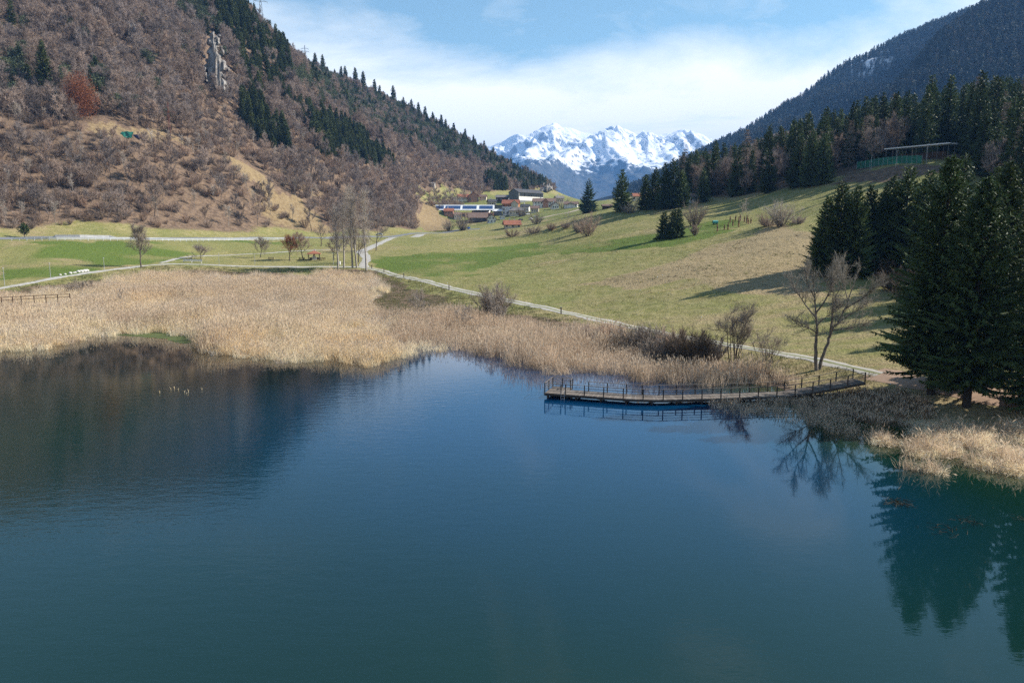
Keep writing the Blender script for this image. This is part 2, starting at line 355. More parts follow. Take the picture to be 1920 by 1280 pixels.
mR = np.maximum(mR, sstep(30, 12, ld) * 0.6 * (~lake_in))
mG = np.clip(np.maximum(pm(LUSH) * 0.8, pm(LUSH2) * 0.75) * (0.5 + 0.6 * sstep(-0.3, 0.3, fbm(XX, YY, 22, 3, 0.5, 13))), 0, 1)
wood = sstep(0, 18, XX - np.interp(YY, [60, 85, 110, 150, 200, 260, 292, 312, 352, 450, 700, 1000], [52, 54, 70, 86, 122, 150, 118, 100, 82, 95, 190, 240]))
mB = np.clip(np.maximum(hillm * 0.95, wood * (YY > 55)), 0, 1)
mB = np.maximum(mB, np.where(YY < 60, 0.8, 0) * (~lake_in))
reedz = in_poly(QX, QY, [(-100, 560), (0, 548), (280, 506), (560, 512), (700, 507), (760, 540), (880, 572), (1100, 606), (1300, 660), (1480, 700), (1560, 760), (1480, 800), (700, 760), (-100, 700)]) & front & (YY < 262)
mB = np.maximum(mB, reedz * 0.75); mB = np.maximum(mB, pm([(1548, 347), (1600, 322), (1730, 309), (1800, 316), (1700, 343), (1600, 342)]) * 0.85)  # bank below the court: its shade painted in with the litter colour
mB = np.maximum(mB, lake_in * 0.8)
village = pm([(800, 365), (870, 362), (1140, 368), (1140, 400), (1000, 420), (850, 428), (820, 410)]) * (YY > 500)
mB = mB * (1 - 0.8 * village); mG = np.maximum(mG, village * 0.5)
mB = mB * (1 - pm([(780, 355), (875, 355), (880, 380), (790, 378)]) * 0.9)
mA = np.clip(pm(OPEN_SLOPE) + pm(KNOLL) + pm(ROCKY_CUT) * 0.7 + hillm * sstep(0.12, 0.5, fbm(XX, YY, 30, 3, 0.5, 21)) * sstep(120, 20, hd) * 0.8, 0, 1)
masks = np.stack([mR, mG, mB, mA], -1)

nx, ny = len(GX), len(GY)
V = np.stack([XX, YY, Z], -1).reshape(-1, 3)
ii, jj = np.meshgrid(np.arange(nx - 1), np.arange(ny - 1), indexing='ij'); q = (ii * ny + jj).ravel()
F = np.concatenate([np.c_[q, q + ny, q + 1], np.c_[q + ny, q + ny + 1, q + 1]])
def tri_mesh(name, V, F, mats, smooth=True):
    me = bpy.data.meshes.new(name); me.vertices.add(len(V)); me.vertices.foreach_set('co', V.astype(np.float32).ravel())
    me.loops.add(len(F) * 3); me.loops.foreach_set('vertex_index', F.astype(np.int32).ravel()); me.polygons.add(len(F))
    me.polygons.foreach_set('loop_start', np.arange(len(F), dtype=np.int32) * 3); me.polygons.foreach_set('use_smooth', np.full(len(F), smooth))
    me.update(calc_edges=True)
    for m in (mats if isinstance(mats, (list, tuple)) else [mats]): me.materials.append(m)
    return me
g = Mat('ground_cover')
at1 = g.n('ShaderNodeAttribute', attribute_name='cover'); sepc = g.n('ShaderNodeSeparateColor'); g.l(at1.outputs['Color'], sepc.inputs[0])
nb = g.noise(0.05, 5, 0.6); nm = g.noise(0.45, 6, 0.65); nf = g.noise(2.6, 5, 0.7); streak = g.noise(0.22, 5, 0.65, stretch=(0.35, 1.6, 1))
meadow = g.mix(g.ramp(nm, 0.35, 0.68), (0.215, 0.20, 0.070), (0.32, 0.275, 0.13))
meadow = g.mix(g.math('MULTIPLY', g.ramp(nb, 0.4, 0.65), 0.5), meadow, (0.15, 0.18, 0.05))
tan = g.mix(g.ramp(nf, 0.3, 0.7), (0.235, 0.175, 0.092), (0.40, 0.315, 0.18))
def wmask(sock, n, k=0.8): return g.ramp(g.math('ADD', sock, g.math('MULTIPLY', g.math('SUBTRACT', n, 0.5), k)), 0.25, 0.8)
c = g.mix(wmask(sepc.outputs[0], streak, 1.3), meadow, tan)
c = g.mix(wmask(sepc.outputs[1], nm, 0.9), c, g.mix(g.ramp(nf, 0.3, 0.7), (0.075, 0.13, 0.022), (0.14, 0.175, 0.042)))
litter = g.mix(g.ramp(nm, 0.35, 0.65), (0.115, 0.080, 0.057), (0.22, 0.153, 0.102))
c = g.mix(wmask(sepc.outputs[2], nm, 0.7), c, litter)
straw = g.mix(g.ramp(nm, 0.3, 0.7), (0.20, 0.14, 0.075), (0.30, 0.225, 0.125))
c = g.mix(wmask(at1.outputs['Alpha'], nm, 0.7), c, straw)
c = g.hsv(c, None, None, g.math('ADD', 0.72, g.math('MULTIPLY', nf, 0.56)))
g.col(c); g.b.inputs['Roughness'].default_value = 0.95; g.b.inputs['Specular IOR Level'].default_value = 0.1
g.bump(g.math('ADD', nf, g.math('MULTIPLY', nm, 2.0)), 0.9, 0.35)
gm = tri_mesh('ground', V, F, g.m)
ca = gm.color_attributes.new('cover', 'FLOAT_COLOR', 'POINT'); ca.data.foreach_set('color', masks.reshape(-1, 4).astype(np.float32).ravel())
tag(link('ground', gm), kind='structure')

# ------------------------------------------------------------------ the lake
w = Mat('lake_water')
co = w.n('ShaderNodeTexCoord').outputs['Object']
r1 = w.noise(0.9, 3, 0.55, vec=co, stretch=(0.7, 1.5, 1)); r2 = w.noise(4.5, 3, 0.5, vec=co, stretch=(0.7, 1.4, 1)); pat = w.noise(0.018, 3, 0.5, vec=co, stretch=(1, 0.6, 1), dist=0.5)
sw_ = w.n('ShaderNodeSeparateXYZ'); w.l(co, sw_.inputs[0]); wav = w.math('MULTIPLY', w.math('SUBTRACT', pat, 0.5), 90.0)
wind = w.math('MULTIPLY', w.ramp(w.math('ADD', sw_.outputs[1], wav), 104, 72), w.ramp(w.math('ADD', sw_.outputs[0], wav), 22, -14))
amp = w.math('ADD', w.math('ADD', 0.05, w.math('MULTIPLY', w.ramp(pat, 0.45, 0.62), 0.20)), w.math('MULTIPLY', wind, 0.75))
hgt = w.math('MULTIPLY', w.math('ADD', r1, w.math('MULTIPLY', r2, 0.3)), amp)
wb = w.n('ShaderNodeBump'); wb.inputs['Strength'].default_value = 0.17; wb.inputs['Distance'].default_value = 0.10; w.l(hgt, wb.inputs['Height']); w.l(wb.outputs[0], w.b.inputs['Normal'])
shal = w.n('ShaderNodeAttribute', attribute_name='shallow').outputs['Fac']
wc = w.mix(w.ramp(w.noise(0.03, 3, 0.5, vec=co), 0.35, 0.7), (0.004, 0.021, 0.017), (0.005, 0.024, 0.016))
sy_ = w.n('ShaderNodeSeparateXYZ'); w.l(co, sy_.inputs[0]); wc = w.mix(w.math('MULTIPLY', w.ramp(w.math('ADD', sy_.outputs[1], w.math('MULTIPLY', w.noise(0.02, 3, 0.5, vec=co), 40)), 42, 100), w.ramp(w.math('ADD', sy_.outputs[0], w.math('MULTIPLY', w.noise(0.03, 3, 0.5, vec=co), 20)), -34, 4)), wc, w.mix(w.ramp(sy_.outputs[0], 20, 36), (0.001, 0.032, 0.088), (0.003, 0.020, 0.016)))  # mid-lake blue: the sky's reflection painted into the water colour
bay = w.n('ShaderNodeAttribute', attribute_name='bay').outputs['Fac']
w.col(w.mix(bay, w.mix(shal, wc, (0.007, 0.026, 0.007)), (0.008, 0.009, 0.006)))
w.b.inputs['Roughness'].default_value = 0.02; w.b.inputs['IOR'].default_value = 1.48; w.b.inputs['Specular IOR Level'].default_value = 0.5
lx = np.linspace(-230, 90, 90); ly = np.linspace(-110, 175, 90); LX, LY = np.meshgrid(lx, ly, indexing='ij')
lv = np.stack([LX, LY, np.zeros_like(LX)], -1).reshape(-1, 3); i2, j2 = np.meshgrid(np.arange(89), np.arange(89), indexing='ij'); q = (i2 * 90 + j2).ravel()
lf = np.concatenate([np.c_[q, q + 90, q + 1], np.c_[q + 90, q + 91, q + 1]])
lm = tri_mesh('lake', lv, lf, w.m)
sh = lm.attributes.new('shallow', 'FLOAT', 'POINT'); dd = poly_dist(LX, LY, LAKE); sh.data.foreach_set('value', (sstep(22, 3, dd) * sstep(16, 30, LX)).astype(np.float32).ravel())
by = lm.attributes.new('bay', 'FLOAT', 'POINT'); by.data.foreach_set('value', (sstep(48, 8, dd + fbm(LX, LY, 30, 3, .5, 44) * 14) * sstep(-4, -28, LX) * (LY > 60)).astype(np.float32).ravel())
tag(link('lake', lm), kind='structure')

# ------------------------------------------------------------------ paths and road: strips laid on the ground
def strip(name, pts, width, mat, lift=0.07, kind='structure', rut=0.0):
    P = np.array([p[:2] for p in pts]); seg = np.r_[0, np.cumsum(np.hypot(*np.diff(P, axis=0).T))]
    t = np.arange(0, seg[-1], 1.0); k = np.linspace(0, seg[-1], max(4, int(seg[-1] / 1.0)))
    def sm(a):
        s = np.interp(k, seg, a)
        for _ in range(24): s[1:-1] = (s[:-2] + s[2:] + 2 * s[1:-1]) / 4
        return s
    x, y = sm(P[:, 0]), sm(P[:, 1]); tx, ty = np.gradient(x), np.gradient(y); L = np.hypot(tx, ty) + 1e-9; nxn, nyn = -ty / L, tx / L
    wv = width if np.isscalar(width) else np.interp(np.linspace(0, 1, len(k)), np.linspace(0, 1, len(width)), width)
    M = 7; vv = []
    for o in np.linspace(-0.5, 0.5, M):
        jit = fbm(x, y, 3, 3, 0.6, 30 + (o > 0)) * 0.34 * (abs(o) == 0.5)
        ax = x + nxn * (wv * o + jit * 2); ay = y + nyn * (wv * o + jit * 2)
        vv.append(np.stack([ax, ay, height(ax, ay) + lift * (1 - 0.5 * (abs(o) == 0.5))], -1))
    V = np.stack(vv, 1).reshape(-1, 3); n = len(k); a, b = np.meshgrid(np.arange(n - 1), np.arange(M - 1), indexing='ij'); q = (a * M + b).ravel()
    F = np.concatenate([np.c_[q, q + M, q + 1], np.c_[q + M, q + M + 1, q + 1]])
    me = tri_mesh(name, V, F, mat)
    ua = me.attributes.new('across', 'FLOAT', 'POINT'); ua.data.foreach_set('value', np.tile(np.linspace(-1, 1, M), n).astype(np.float32))
    o = tag(link(name, me), kind=kind)
    return np.stack([x, y], -1)
pg = Mat('pale_gravel'); n = pg.noise(1.2, 6, 0.7); pg.col(pg.mix(pg.ramp(n, 0.35, 0.7), (0.46, 0.44, 0.41), (0.27, 0.25, 0.21))); pg.bump(pg.noise(9, 4), 0.4, 0.05)
tr = Mat('rutted_track'); ac = tr.n('ShaderNodeAttribute', attribute_name='across').outputs['Fac']
mid = tr.ramp(tr.math('ADD', tr.math('ABSOLUTE', ac), tr.math('MULTIPLY', tr.math('SUBTRACT', tr.noise(0.9, 5, 0.7), 0.5), 0.5)), 0.12, 0.34)
tr.col(tr.mix(mid, (0.17, 0.18, 0.06), tr.mix(tr.noise(1.5, 5, 0.7), (0.52, 0.49, 0.44), (0.30, 0.27, 0.22)))); tr.bump(tr.noise(8, 4), 0.4, 0.05)
asph = plain('worn_asphalt', (0.21, 0.215, 0.23), (0.16, 0.165, 0.175), 0.8)
def ats(L): return [at(*p) for p in L]
strip('path', ats([(-60, 551), (0, 540), (60, 530), (130, 517), (200, 507), (270, 498), (330, 494), (420, 498), (520, 500), (620, 500), (690, 501)]), 2.3, pg.m)
PATH_TRACK = strip('path', ats([(672, 500), (700, 503), (735, 514), (780, 524), (830, 536), (880, 548), (930, 559), (980, 569), (1050, 584), (1140, 604), (1240, 625), (1350, 644), (1430, 657), (1500, 668), (1600, 690), (1650, 702)]), [2.7, 2.7, 2.6, 2.4, 2.0, 1.8], tr.m)
strip('path', ats([(685, 501), (680, 496), (688, 489), (686, 480), (676, 472), (690, 466), (715, 455), (735, 446), (790, 439)]), [3.0, 3.0, 4.5, 4.0, 3.2, 3.6, 5, 6, 6], pg.m)
strip('path', ats([(300, 493), (330, 485), (370, 480), (430, 478), (500, 475), (560, 470), (640, 468)]), 1.8, pg.m)
strip('road', ats([(-40, 446), (60, 445), (160, 446), (260, 447), (360, 447), (460, 447), (550, 446), (640, 445), (730, 444), (800, 437), (860, 431), (900, 429)]), 6.5, asph, 0.10)
strip('path', ats([(1010, 410), (1040, 403), (1065, 399), (1090, 392)]), 7.0, plain('sandy_drive', (0.45, 0.37, 0.27), (0.36, 0.29, 0.2)), 0.15)
strip('path', ats([(1635, 699), (1690, 712), (1780, 728), (1880, 748), (1960, 760)]), 4.0, plain('trodden_earth', (0.40, 0.27, 0.19), (0.28, 0.19, 0.13), 0.6), 0.05)
# ------------------------------------------------------------------ mountains
def local_rbf(C, X, Y, eps):
    C = np.array(C, float); n = len(C); k = lambda d2: np.sqrt(d2 + eps * eps)
    A = np.zeros((n + 3, n + 3)); A[:n, :n] = k(((C[:, None, :2] - C[None, :, :2]) ** 2).sum(-1)); Q = np.c_[np.ones(n), C[:, :2] / 1000]; A[:n, n:] = Q; A[n:, :n] = Q.T
    s = np.linalg.solve(A, np.r_[C[:, 2], 0, 0, 0]); out = np.zeros(X.shape)
    for i in range(n): out += s[i] * k((X - C[i, 0]) ** 2 + (Y - C[i, 1]) ** 2)
    return out + s[n] + s[n + 1] * X / 1000 + s[n + 2] * Y / 1000
rA = [(1215, 388, 1500), (1290, 350, 1700), (1340, 312, 1800), (1400, 262, 1950), (1470, 203, 2100), (1560, 146, 2250), (1620, 112, 2350), (1690, 97, 2420), (1750, 97, 2500), (1830, 90, 2600)]
rB = [(1520, 312, 1150), (1560, 276, 1250), (1610, 228, 1350), (1665, 176, 1450), (1720, 122, 1560), (1760, 98, 1650), (1800, 70, 1730), (1860, 36, 1820), (1925, 4, 1900), (2200, -120, 2150)]
mc = [P3(*q) for q in rA + rB]
mc += [P3(*q) for q in [(1170, 372, 1150), (1240, 366, 1100), (1330, 355, 1000), (1450, 335, 850), (1600, 310, 720), (1750, 285, 640), (1900, 250, 600), (2150, 200, 560),
                        (1500, 240, 1600), (1600, 190, 1850), (1420, 290, 1450), (1640, 250, 1180), (1760, 190, 1200), (1880, 120, 1250), (2050, 60, 1300), (1680, 130, 2050)]]
mc += [tuple(P3(a, 300, b)[:2]) + (c,) for a, b, c in [(1560, 1420, 118), (1600, 1560, 172), (1660, 1680, 245), (1720, 1820, 345)]]
mc += [(x + 350, y + 900, z * 0.55) for x, y, z in [tuple(P3(*q)) for q in rA[1:]]] + [(2300, 2700, 500), (300, 2500, 50), (200, 1700, 30), (1000, 3600, 150), (3000, 1500, 500), (2500, 700, 350)]
mx = np.linspace(150, 2600, 170); my = np.linspace(560, 3500, 190); MX, MY = np.meshgrid(mx, my, indexing='ij')
MZ = local_rbf(mc, MX, MY, 60)
MZ += fbm(MX, MY, 260, 5, 0.5, 40) * 26 * sstep(560, 900, MY) + (ridged(MX + MY * 0.5, MY - MX * 0.4, 330, 3, 41) - 0.5) * 34
edge = np.minimum.reduce([sstep(150, 260, MX), sstep(560, 680, MY), sstep(2600, 2350, MX), sstep(3500, 3200, MY)])
MZ = MZ * edge + 8 * (1 - edge)
def grid_faces(nx, ny):
    i, j = np.meshgrid(np.arange(nx - 1), np.arange(ny - 1), indexing='ij'); q = (i * ny + j).ravel()
    return np.concatenate([np.c_[q, q + ny, q + 1], np.c_[q + ny, q + ny + 1, q + 1]])
def m_height(X, Y):
    fx = np.clip((X - mx[0]) / (mx[1] - mx[0]), 0, len(mx) - 1.001); fy = np.clip((Y - my[0]) / (my[1] - my[0]), 0, len(my) - 1.001); i = fx.astype(int); j = fy.astype(int); u = fx - i; v = fy - j
    return np.where(u + v < 1, MZ[i, j] + (MZ[i + 1, j] - MZ[i, j]) * u + (MZ[i, j + 1] - MZ[i, j]) * v, MZ[i + 1, j + 1] + (MZ[i, j + 1] - MZ[i + 1, j + 1]) * (1 - u) + (MZ[i + 1, j] - MZ[i + 1, j + 1]) * (1 - v))
ff = Mat('forest_floor'); n = ff.noise(0.02, 5, 0.65)
ps = P3(1650, 118, 2330)
geo = ff.n('ShaderNodeNewGeometry').outputs['Position']; dv = ff.n('ShaderNodeVectorMath', operation='DISTANCE'); ff.l(geo, dv.inputs[0]); dv.inputs[1].default_value = [float(q) for q in P3(1640, 128, 2230)]
snow = ff.math('MULTIPLY', ff.ramp(dv.outputs['Value'], 190, 40), ff.ramp(ff.noise(0.03, 4, 0.7), 0.42, 0.6))
ff.col(ff.mix(snow, ff.mix(ff.ramp(n, 0.35, 0.65), (0.035, 0.038, 0.030), (0.075, 0.062, 0.050)), (0.8, 0.82, 0.86)))
tag(link('mountain', tri_mesh('mountain', np.stack([MX, MY, MZ], -1).reshape(-1, 3), grid_faces(len(mx), len(my)), ff.m)), kind='structure')

# the snowy range at the head of the valley
sx = np.linspace(-2600, 6200, 420); sy = np.concatenate([np.linspace(5200, 9600, 230), np.linspace(9640, 12000, 40)]); SX, SY = np.meshgrid(sx, sy, indexing='ij')
sky_px = np.array([(700, 330), (800, 300), (880, 285), (924, 273), (945, 266), (969, 252), (985, 256), (1000, 250), (1012, 241), (1028, 234), (1039, 229), (1047, 232), (1052, 240), (1070, 238), (1090, 245), (1106, 247), (1120, 247), (1135, 239), (1149, 238),
                   (1160, 238), (1171, 239), (1192, 247), (1214, 249), (1230, 250), (1242, 249), (1258, 247), (1272, 240), (1283, 237), (1307, 246), (1325, 254), (1341, 262), (1400, 280), (1500, 300), (1700, 330)], float)
Y0 = 9000.0
cz = P3(sky_px[:, 0], sky_px[:, 1], Y0)
crest = np.interp(SX * Y0 / np.maximum(SY, 1) * 1.0, cz[:, 0], cz[:, 2])
d = (Y0 + fbm(SX, SX * 0, 900, 3, 0.5, 50) * 250 - SY) / 1000.0
prof = np.where(d > 0, 1 - np.clip(d / 3.0, 0, 1) ** 0.82, 1 - np.clip(-d / 2.6, 0, 1) ** 1.0)
wx = SX + fbm(SX, SY, 700, 3, 0.5, 51) * 260
SZ = 60 + (crest - 60) * prof
win = sstep(0.03, 0.5, d) * sstep(3.1, 2.2, d)
SZ += (ridged(wx, SY * 0.42, 760, 5, 52) - 0.5) * 360 * win * (0.35 + 0.65 * prof)
SZ += (ridged(wx + SY * 0.3, SY * 0.8, 260, 4, 53) - 0.5) * 210 * sstep(-0.05, 0.3, d) * prof
SZ += (ridged(SX, SY, 110, 3, 54) - .5) * 70 * prof * sstep(-.05, .2, d) + fbm(SX, SY, 60, 2, .5, 55) * 14 * prof
def spur(pts, h, r):
    global SZ
    W = [tuple(P3(a, 300, b)[:2]) for a, b in pts]; dd = poly_dist(SX, SY, W, False); SZ = SZ + 0.62 * h * np.exp(-(dd / r)) * win
spur([(1150, 8900), (1112, 8150), (1060, 7400), (985, 6600)], 330, 260); spur([(1100, 8200), (1170, 7500), (1240, 6800)], 230, 230); spur([(1043, 8950), (1000, 8000), (950, 7000)], 180, 220); spur([(1283, 8950), (1260, 8000), (1290, 7000)], 170, 240)
SZ = np.where(SY < 5600, SZ * sstep(5200, 5600, SY) + 20 * (1 - sstep(5200, 5600, SY)), SZ); SZ = np.maximum(SZ, 20)
sn = Mat('snow_and_rock'); geo = sn.n('ShaderNodeNewGeometry'); sp = sn.n('ShaderNodeSeparateXYZ'); sn.l(geo.outputs['Position'], sp.inputs[0]); nn = sn.n('ShaderNodeSeparateXYZ'); sn.l(geo.outputs['Normal'], nn.inputs[0])
nL = sn.noise(0.0022, 5, 0.6); nS = sn.noise(0.011, 5, 0.65); nT = sn.noise(0.03, 4, 0.7, stretch=(1, 0.5, 1))
lvl = sn.math('ADD', sp.outputs[2], sn.math('ADD', sn.math('MULTIPLY', sn.math('SUBTRACT', nL, 0.5), 520), sn.math('MULTIPLY', sn.math('SUBTRACT', nS, 0.5), 640)))
snow = sn.ramp(lvl, 560, 640)
steep = sn.ramp(sn.math('ADD', nn.outputs[2], sn.math('MULTIPLY', sn.math('SUBTRACT', nT, 0.5), 0.75)), 0.62, 0.50)
rock = sn.mix(sn.ramp(nS, 0.35, 0.65), (0.17, 0.165, 0.17), (0.30, 0.29, 0.285))
wood_c = sn.mix(sn.ramp(nT, 0.4, 0.62), (0.030, 0.040, 0.038), (0.075, 0.075, 0.068))
c = sn.mix(snow, wood_c, sn.mix(steep, (0.86, 0.88, 0.92), rock)); sn.col(c); sn.bump(nS, 0.5, 30)
tag(link('snowy_mountains', tri_mesh('snowy_mountains', np.stack([SX, SY, SZ], -1).reshape(-1, 3), grid_faces(len(sx), len(sy)), sn.m)), kind='structure')

# ------------------------------------------------------------------ plant builders
def unit(v): return v / (np.linalg.norm(v, axis=-1, keepdims=True) + 1e-9)
def twigs(r, base, d, L, w, bend=0.0):
    """slim tapering triangles from base along d"""
    n = len(base); d = unit(d); s = unit(np.cross(d, r.normal(size=(n, 3)))); L = np.asarray(L).reshape(-1, 1); w = np.asarray(w).reshape(-1, 1) if not np.isscalar(w) else w
    tip = base + d * L; tip[:, 2] += bend * L[:, 0]
    return np.stack([base - s * w, base + s * w, tip], 1).reshape(-1, 3)
def bare_tree(seed, H, spread, mats, limbs=11, kids=5, twig=900, tw=0.05, r0=0.16, stems=1, base_frac=0.28, up=0.75, tube_k=4, fine=False, lean=0.0, tl=1.3):
    r = np.random.default_rng(seed); wood = MB(); ends = []; segs = []
    def limb(p, d, L, rad, lev):
        n = 5 if lev == 0 else 4; pts = [p]; rr = [rad]; dd = d.copy()
        for i in range(n):
            dd = unit(dd + r.normal(size=3) * (0.10 if lev == 0 else 0.24) + np.array([0, 0, 0.10 + 0.08 * lev])); pts.append(pts[-1] + dd * L / n); rr.append(rad * (1 - 0.82 * (i + 1) / n))
        wood.tube(pts, rr, tube_k if lev < 2 else 3)
        return pts
    for st in range(stems):
        a = r.random() * 6.28; off = np.array([math.cos(a), math.sin(a), 0]) * (0.0 if stems == 1 else 0.35)
        d0 = unit(np.array([math.cos(a) * (0.05 if stems == 1 else 0.24) + lean, math.sin(a) * (0.05 if stems == 1 else 0.24), 1.0]))
        tr_ = limb(off, d0, H * (0.86 if stems == 1 else 0.75 + 0.2 * r.random()), r0 * (1 if stems == 1 else 0.65), 0)
        tp = np.array(tr_)
        for k in range(max(3, limbs // stems)):
            t = base_frac + (1 - base_frac) * (k + r.random()) / max(3, limbs // stems); t = min(t, 0.97); q = t * (len(tp) - 1); i = int(q); p = tp[i] * (1 - q + i) + tp[min(i + 1, len(tp) - 1)] * (q - i)
            a = k * 2.4 + r.random(); u = up * (0.6 + 0.6 * r.random()); d = unit(np.array([math.cos(a), math.sin(a), u])); L = spread * (1.15 - 0.65 * t) * (0.75 + 0.5 * r.random())
            lp = np.array(limb(p, d, L, r0 * 0.5 * (1.1 - t), 1)); segs.append(lp)
            for c in range(kids):
                q = (0.3 + 0.65 * (c + r.random()) / kids) * (len(lp) - 1); i = int(q); p2 = lp[i] * (1 - q + i) + lp[min(i + 1, len(lp) - 1)] * (q - i)
                d2 = unit(unit(lp[-1] - lp[0]) + r.normal(size=3) * 0.65 + np.array([0, 0, 0.15])); l2 = np.array(limb(p2, d2, L * (0.35 + 0.3 * r.random()), r0 * 0.17, 2)); segs.append(l2)
        segs.append(tp[len(tp) // 2:])
    S = []
    per = max(1, twig // len(segs))
    for lp in segs:
        q = (0.25 + 0.75 * r.random(per)) * (len(lp) - 1); i = q.astype(int); i1 = np.minimum(i + 1, len(lp) - 1); f = (q - i)[:, None]; p = lp[i] * (1 - f) + lp[i1] * f
        ax = unit(lp[-1] - lp[0]); d = unit(ax * 0.7 + r.normal(size=(per, 3)) * 0.62 + np.array([0, 0, 0.25])); L = tl * (0.5 + r.random(per)) * (H / 10) ** 0.5
        S.append(twigs(r, p, d, L, tw * (0.5 + 0.8 * r.random(per)), 0.05))
        if fine:
            p2 = p + d * (L * 0.5)[:, None]; d2 = unit(d + r.normal(size=(per, 3)) * 0.6); S.append(twigs(r, p2, d2, L * 0.6, tw * 0.6))
    tw_ = MB(); tw_.tris(np.concatenate(S)); return wood, tw_
def shrub(seed, H, R, mats, stems=26, twig=700, tw=0.03):
    r = np.random.default_rng(seed); wood = MB(); S = []
    for k in range(stems):
        a = r.random() * 6.28; e = 0.25 + 1.1 * r.random(); d = np.array([math.cos(a) * e * R / H, math.sin(a) * e * R / H, 1.0]); d = unit(d); L = H * (0.6 + 0.4 * r.random()) * (1 if e < 0.9 else 0.85)
        p0 = np.array([math.cos(a), math.sin(a), 0]) * 0.25 * R * r.random(); pts = [p0]
        for i in range(4): d = unit(d + r.normal(size=3) * 0.12 + np.array([0, 0, 0.05])); pts.append(pts[-1] + d * L / 4)
        wood.tube(pts, [0.045 * H / 4, 0.035 * H / 4, 0.025 * H / 4, 0.015 * H / 4, 0.004], 3); lp = np.array(pts); per = twig // stems
        q = (0.15 + 0.85 * r.random(per)) * 4; i = np.minimum(q.astype(int), 3); f = (q - i)[:, None]; p = lp[i] * (1 - f) + lp[i + 1] * f
        dd = unit(unit(lp[-1] - lp[0]) + r.normal(size=(per, 3)) * 0.55); S.append(twigs(r, p, dd, H * 0.2 * (0.5 + r.random(per)), tw * (0.5 + r.random(per))))
    t = MB(); t.tris(np.concatenate(S)); return wood, t
def spruce(seed, H, R, whorls=26, per=6, sprays=10, size=0.5, bare=0.06, droop=0.30, ragged=0.25, r0=None, gap=0.0, fan=0.22):
    """spire of drooping boughs, each hung with sprays of needles"""
    r = np.random.default_rng(seed); wood = MB(); S = []; r0 = r0 or H * 0.013
    lean = r.normal(size=2) * 0.008 * H
    wood.tube([(lean[0] * t * t, lean[1] * t * t, H * t) for t in np.linspace(0, 0.99, 7)], [r0 * (1.15 - t) + 0.01 for t in np.linspace(0, 0.99, 7)], 7)
    NB = int(whorls * per * 0.8)
    for w_ in range(NB):
        t = bare + (1 - bare) * (1 - (1 - (w_ + r.random()) / NB) ** 0.72); t = min(t, 0.995); z = H * t; prof = (1 - t) ** 0.70 * min(1.0, 0.62 + (t - bare) * 3.2); LL = R * prof + 0.10
        if r.random() < gap: continue
        a = w_ * 2.39996 + r.random() * 0.9; L = LL * (1 - ragged + 2 * ragged * r.random() * (0.75 + 0.25 * r.random())); h = np.array([math.cos(a), math.sin(a), 0]); side = np.array([-h[1], h[0], 0])
        rise = 0.55 * t ** 1.5 - droop * (1 - t) * (0.4 + 1.0 * r.random()); n = max(4, int(sprays * (0.35 + 0.65 * prof)))
        f = (np.arange(n) + r.random(n)) / n; f = 0.10 + 0.90 * f ** 0.8
        org = np.array([lean[0] * t * t, lean[1] * t * t, z]); up = np.array([0, 0, 1.0])
        p = org + h * (f * L)[:, None] + up * (L * (rise * f - 0.16 * f * (1 - f) * 2 + 0.12 * f ** 3))[:, None]
        if size < 0.4: wood.tube([org, p[n // 2], p[-1]], [0.03 + 0.004 * L, 0.02, 0.006], 3)
        roll = r.normal() * 0.5; sd = side * math.cos(roll) + up * math.sin(roll); fw = L * fan; e1 = org + h * L * .5 + up * (L * (rise * .5 - .06)); e2 = p[-1]; dn = -up * 0.22 * fw * 2
        S.append(np.array([org, e1 + sd * fw + dn, e1, org, e1, e1 - sd * fw + dn, e1 + sd * fw + dn, e2, e1, e1, e2, e1 - sd * fw + dn]))
        sg = np.where(r.random(n) < 0.5, -1.0, 1.0)[:, None]; ln = size * (0.5 + 0.9 * r.random(n)) * (1.2 - 0.5 * f)
        p = p + r.normal(size=(n, 3)) * size * 0.12
        d = unit(h * (0.4 + 0.5 * r.random((n, 1))) + side * sg * (0.3 + 0.7 * r.random((n, 1))) - up * (0.15 + 0.75 * r.random((n, 1))))
        sw = unit(np.cross(d, r.normal(size=(n, 3)))); wd = (ln * 0.38)[:, None]
        S.append(np.stack([p - sw * wd * 0.7, p + sw * wd * 0.7, p + d * (ln * 1.25)[:, None]], 1).reshape(-1, 3))
        d2 = unit(h * 0.8 + up * (0.5 * t) + r.normal(size=(n, 3)) * 0.45); sw2 = unit(np.cross(d2, r.normal(size=(n, 3)) * 0.7 + up)); S.append(np.stack([p - sw2 * wd, p + sw2 * wd, p + d2 * (ln * 1.1)[:, None]], 1).reshape(-1, 3))
    m = MB(); m.tris(np.concatenate(S)); return wood, m
def blob_crown(seed, c, rad, n, size, lobes=9):
    r = np.random.default_rng(seed); L = np.asarray(c) + unit(r.normal(size=(lobes, 3))) * np.asarray(rad) * 0.5; k = r.integers(0, lobes, n); p = L[k] + unit(r.normal(size=(n, 3))) * (r.random((n, 1)) ** 0.45) * np.asarray(rad) * 0.58
    d = unit(r.normal(size=(n, 3))); s = unit(np.cross(d, r.normal(size=(n, 3)))); l = size * (0.6 + 0.8 * r.random((n, 1))); m = MB(); m.tris(np.stack([p - s * l * .5, p + s * l * .5, p + d * l], 1)); return m
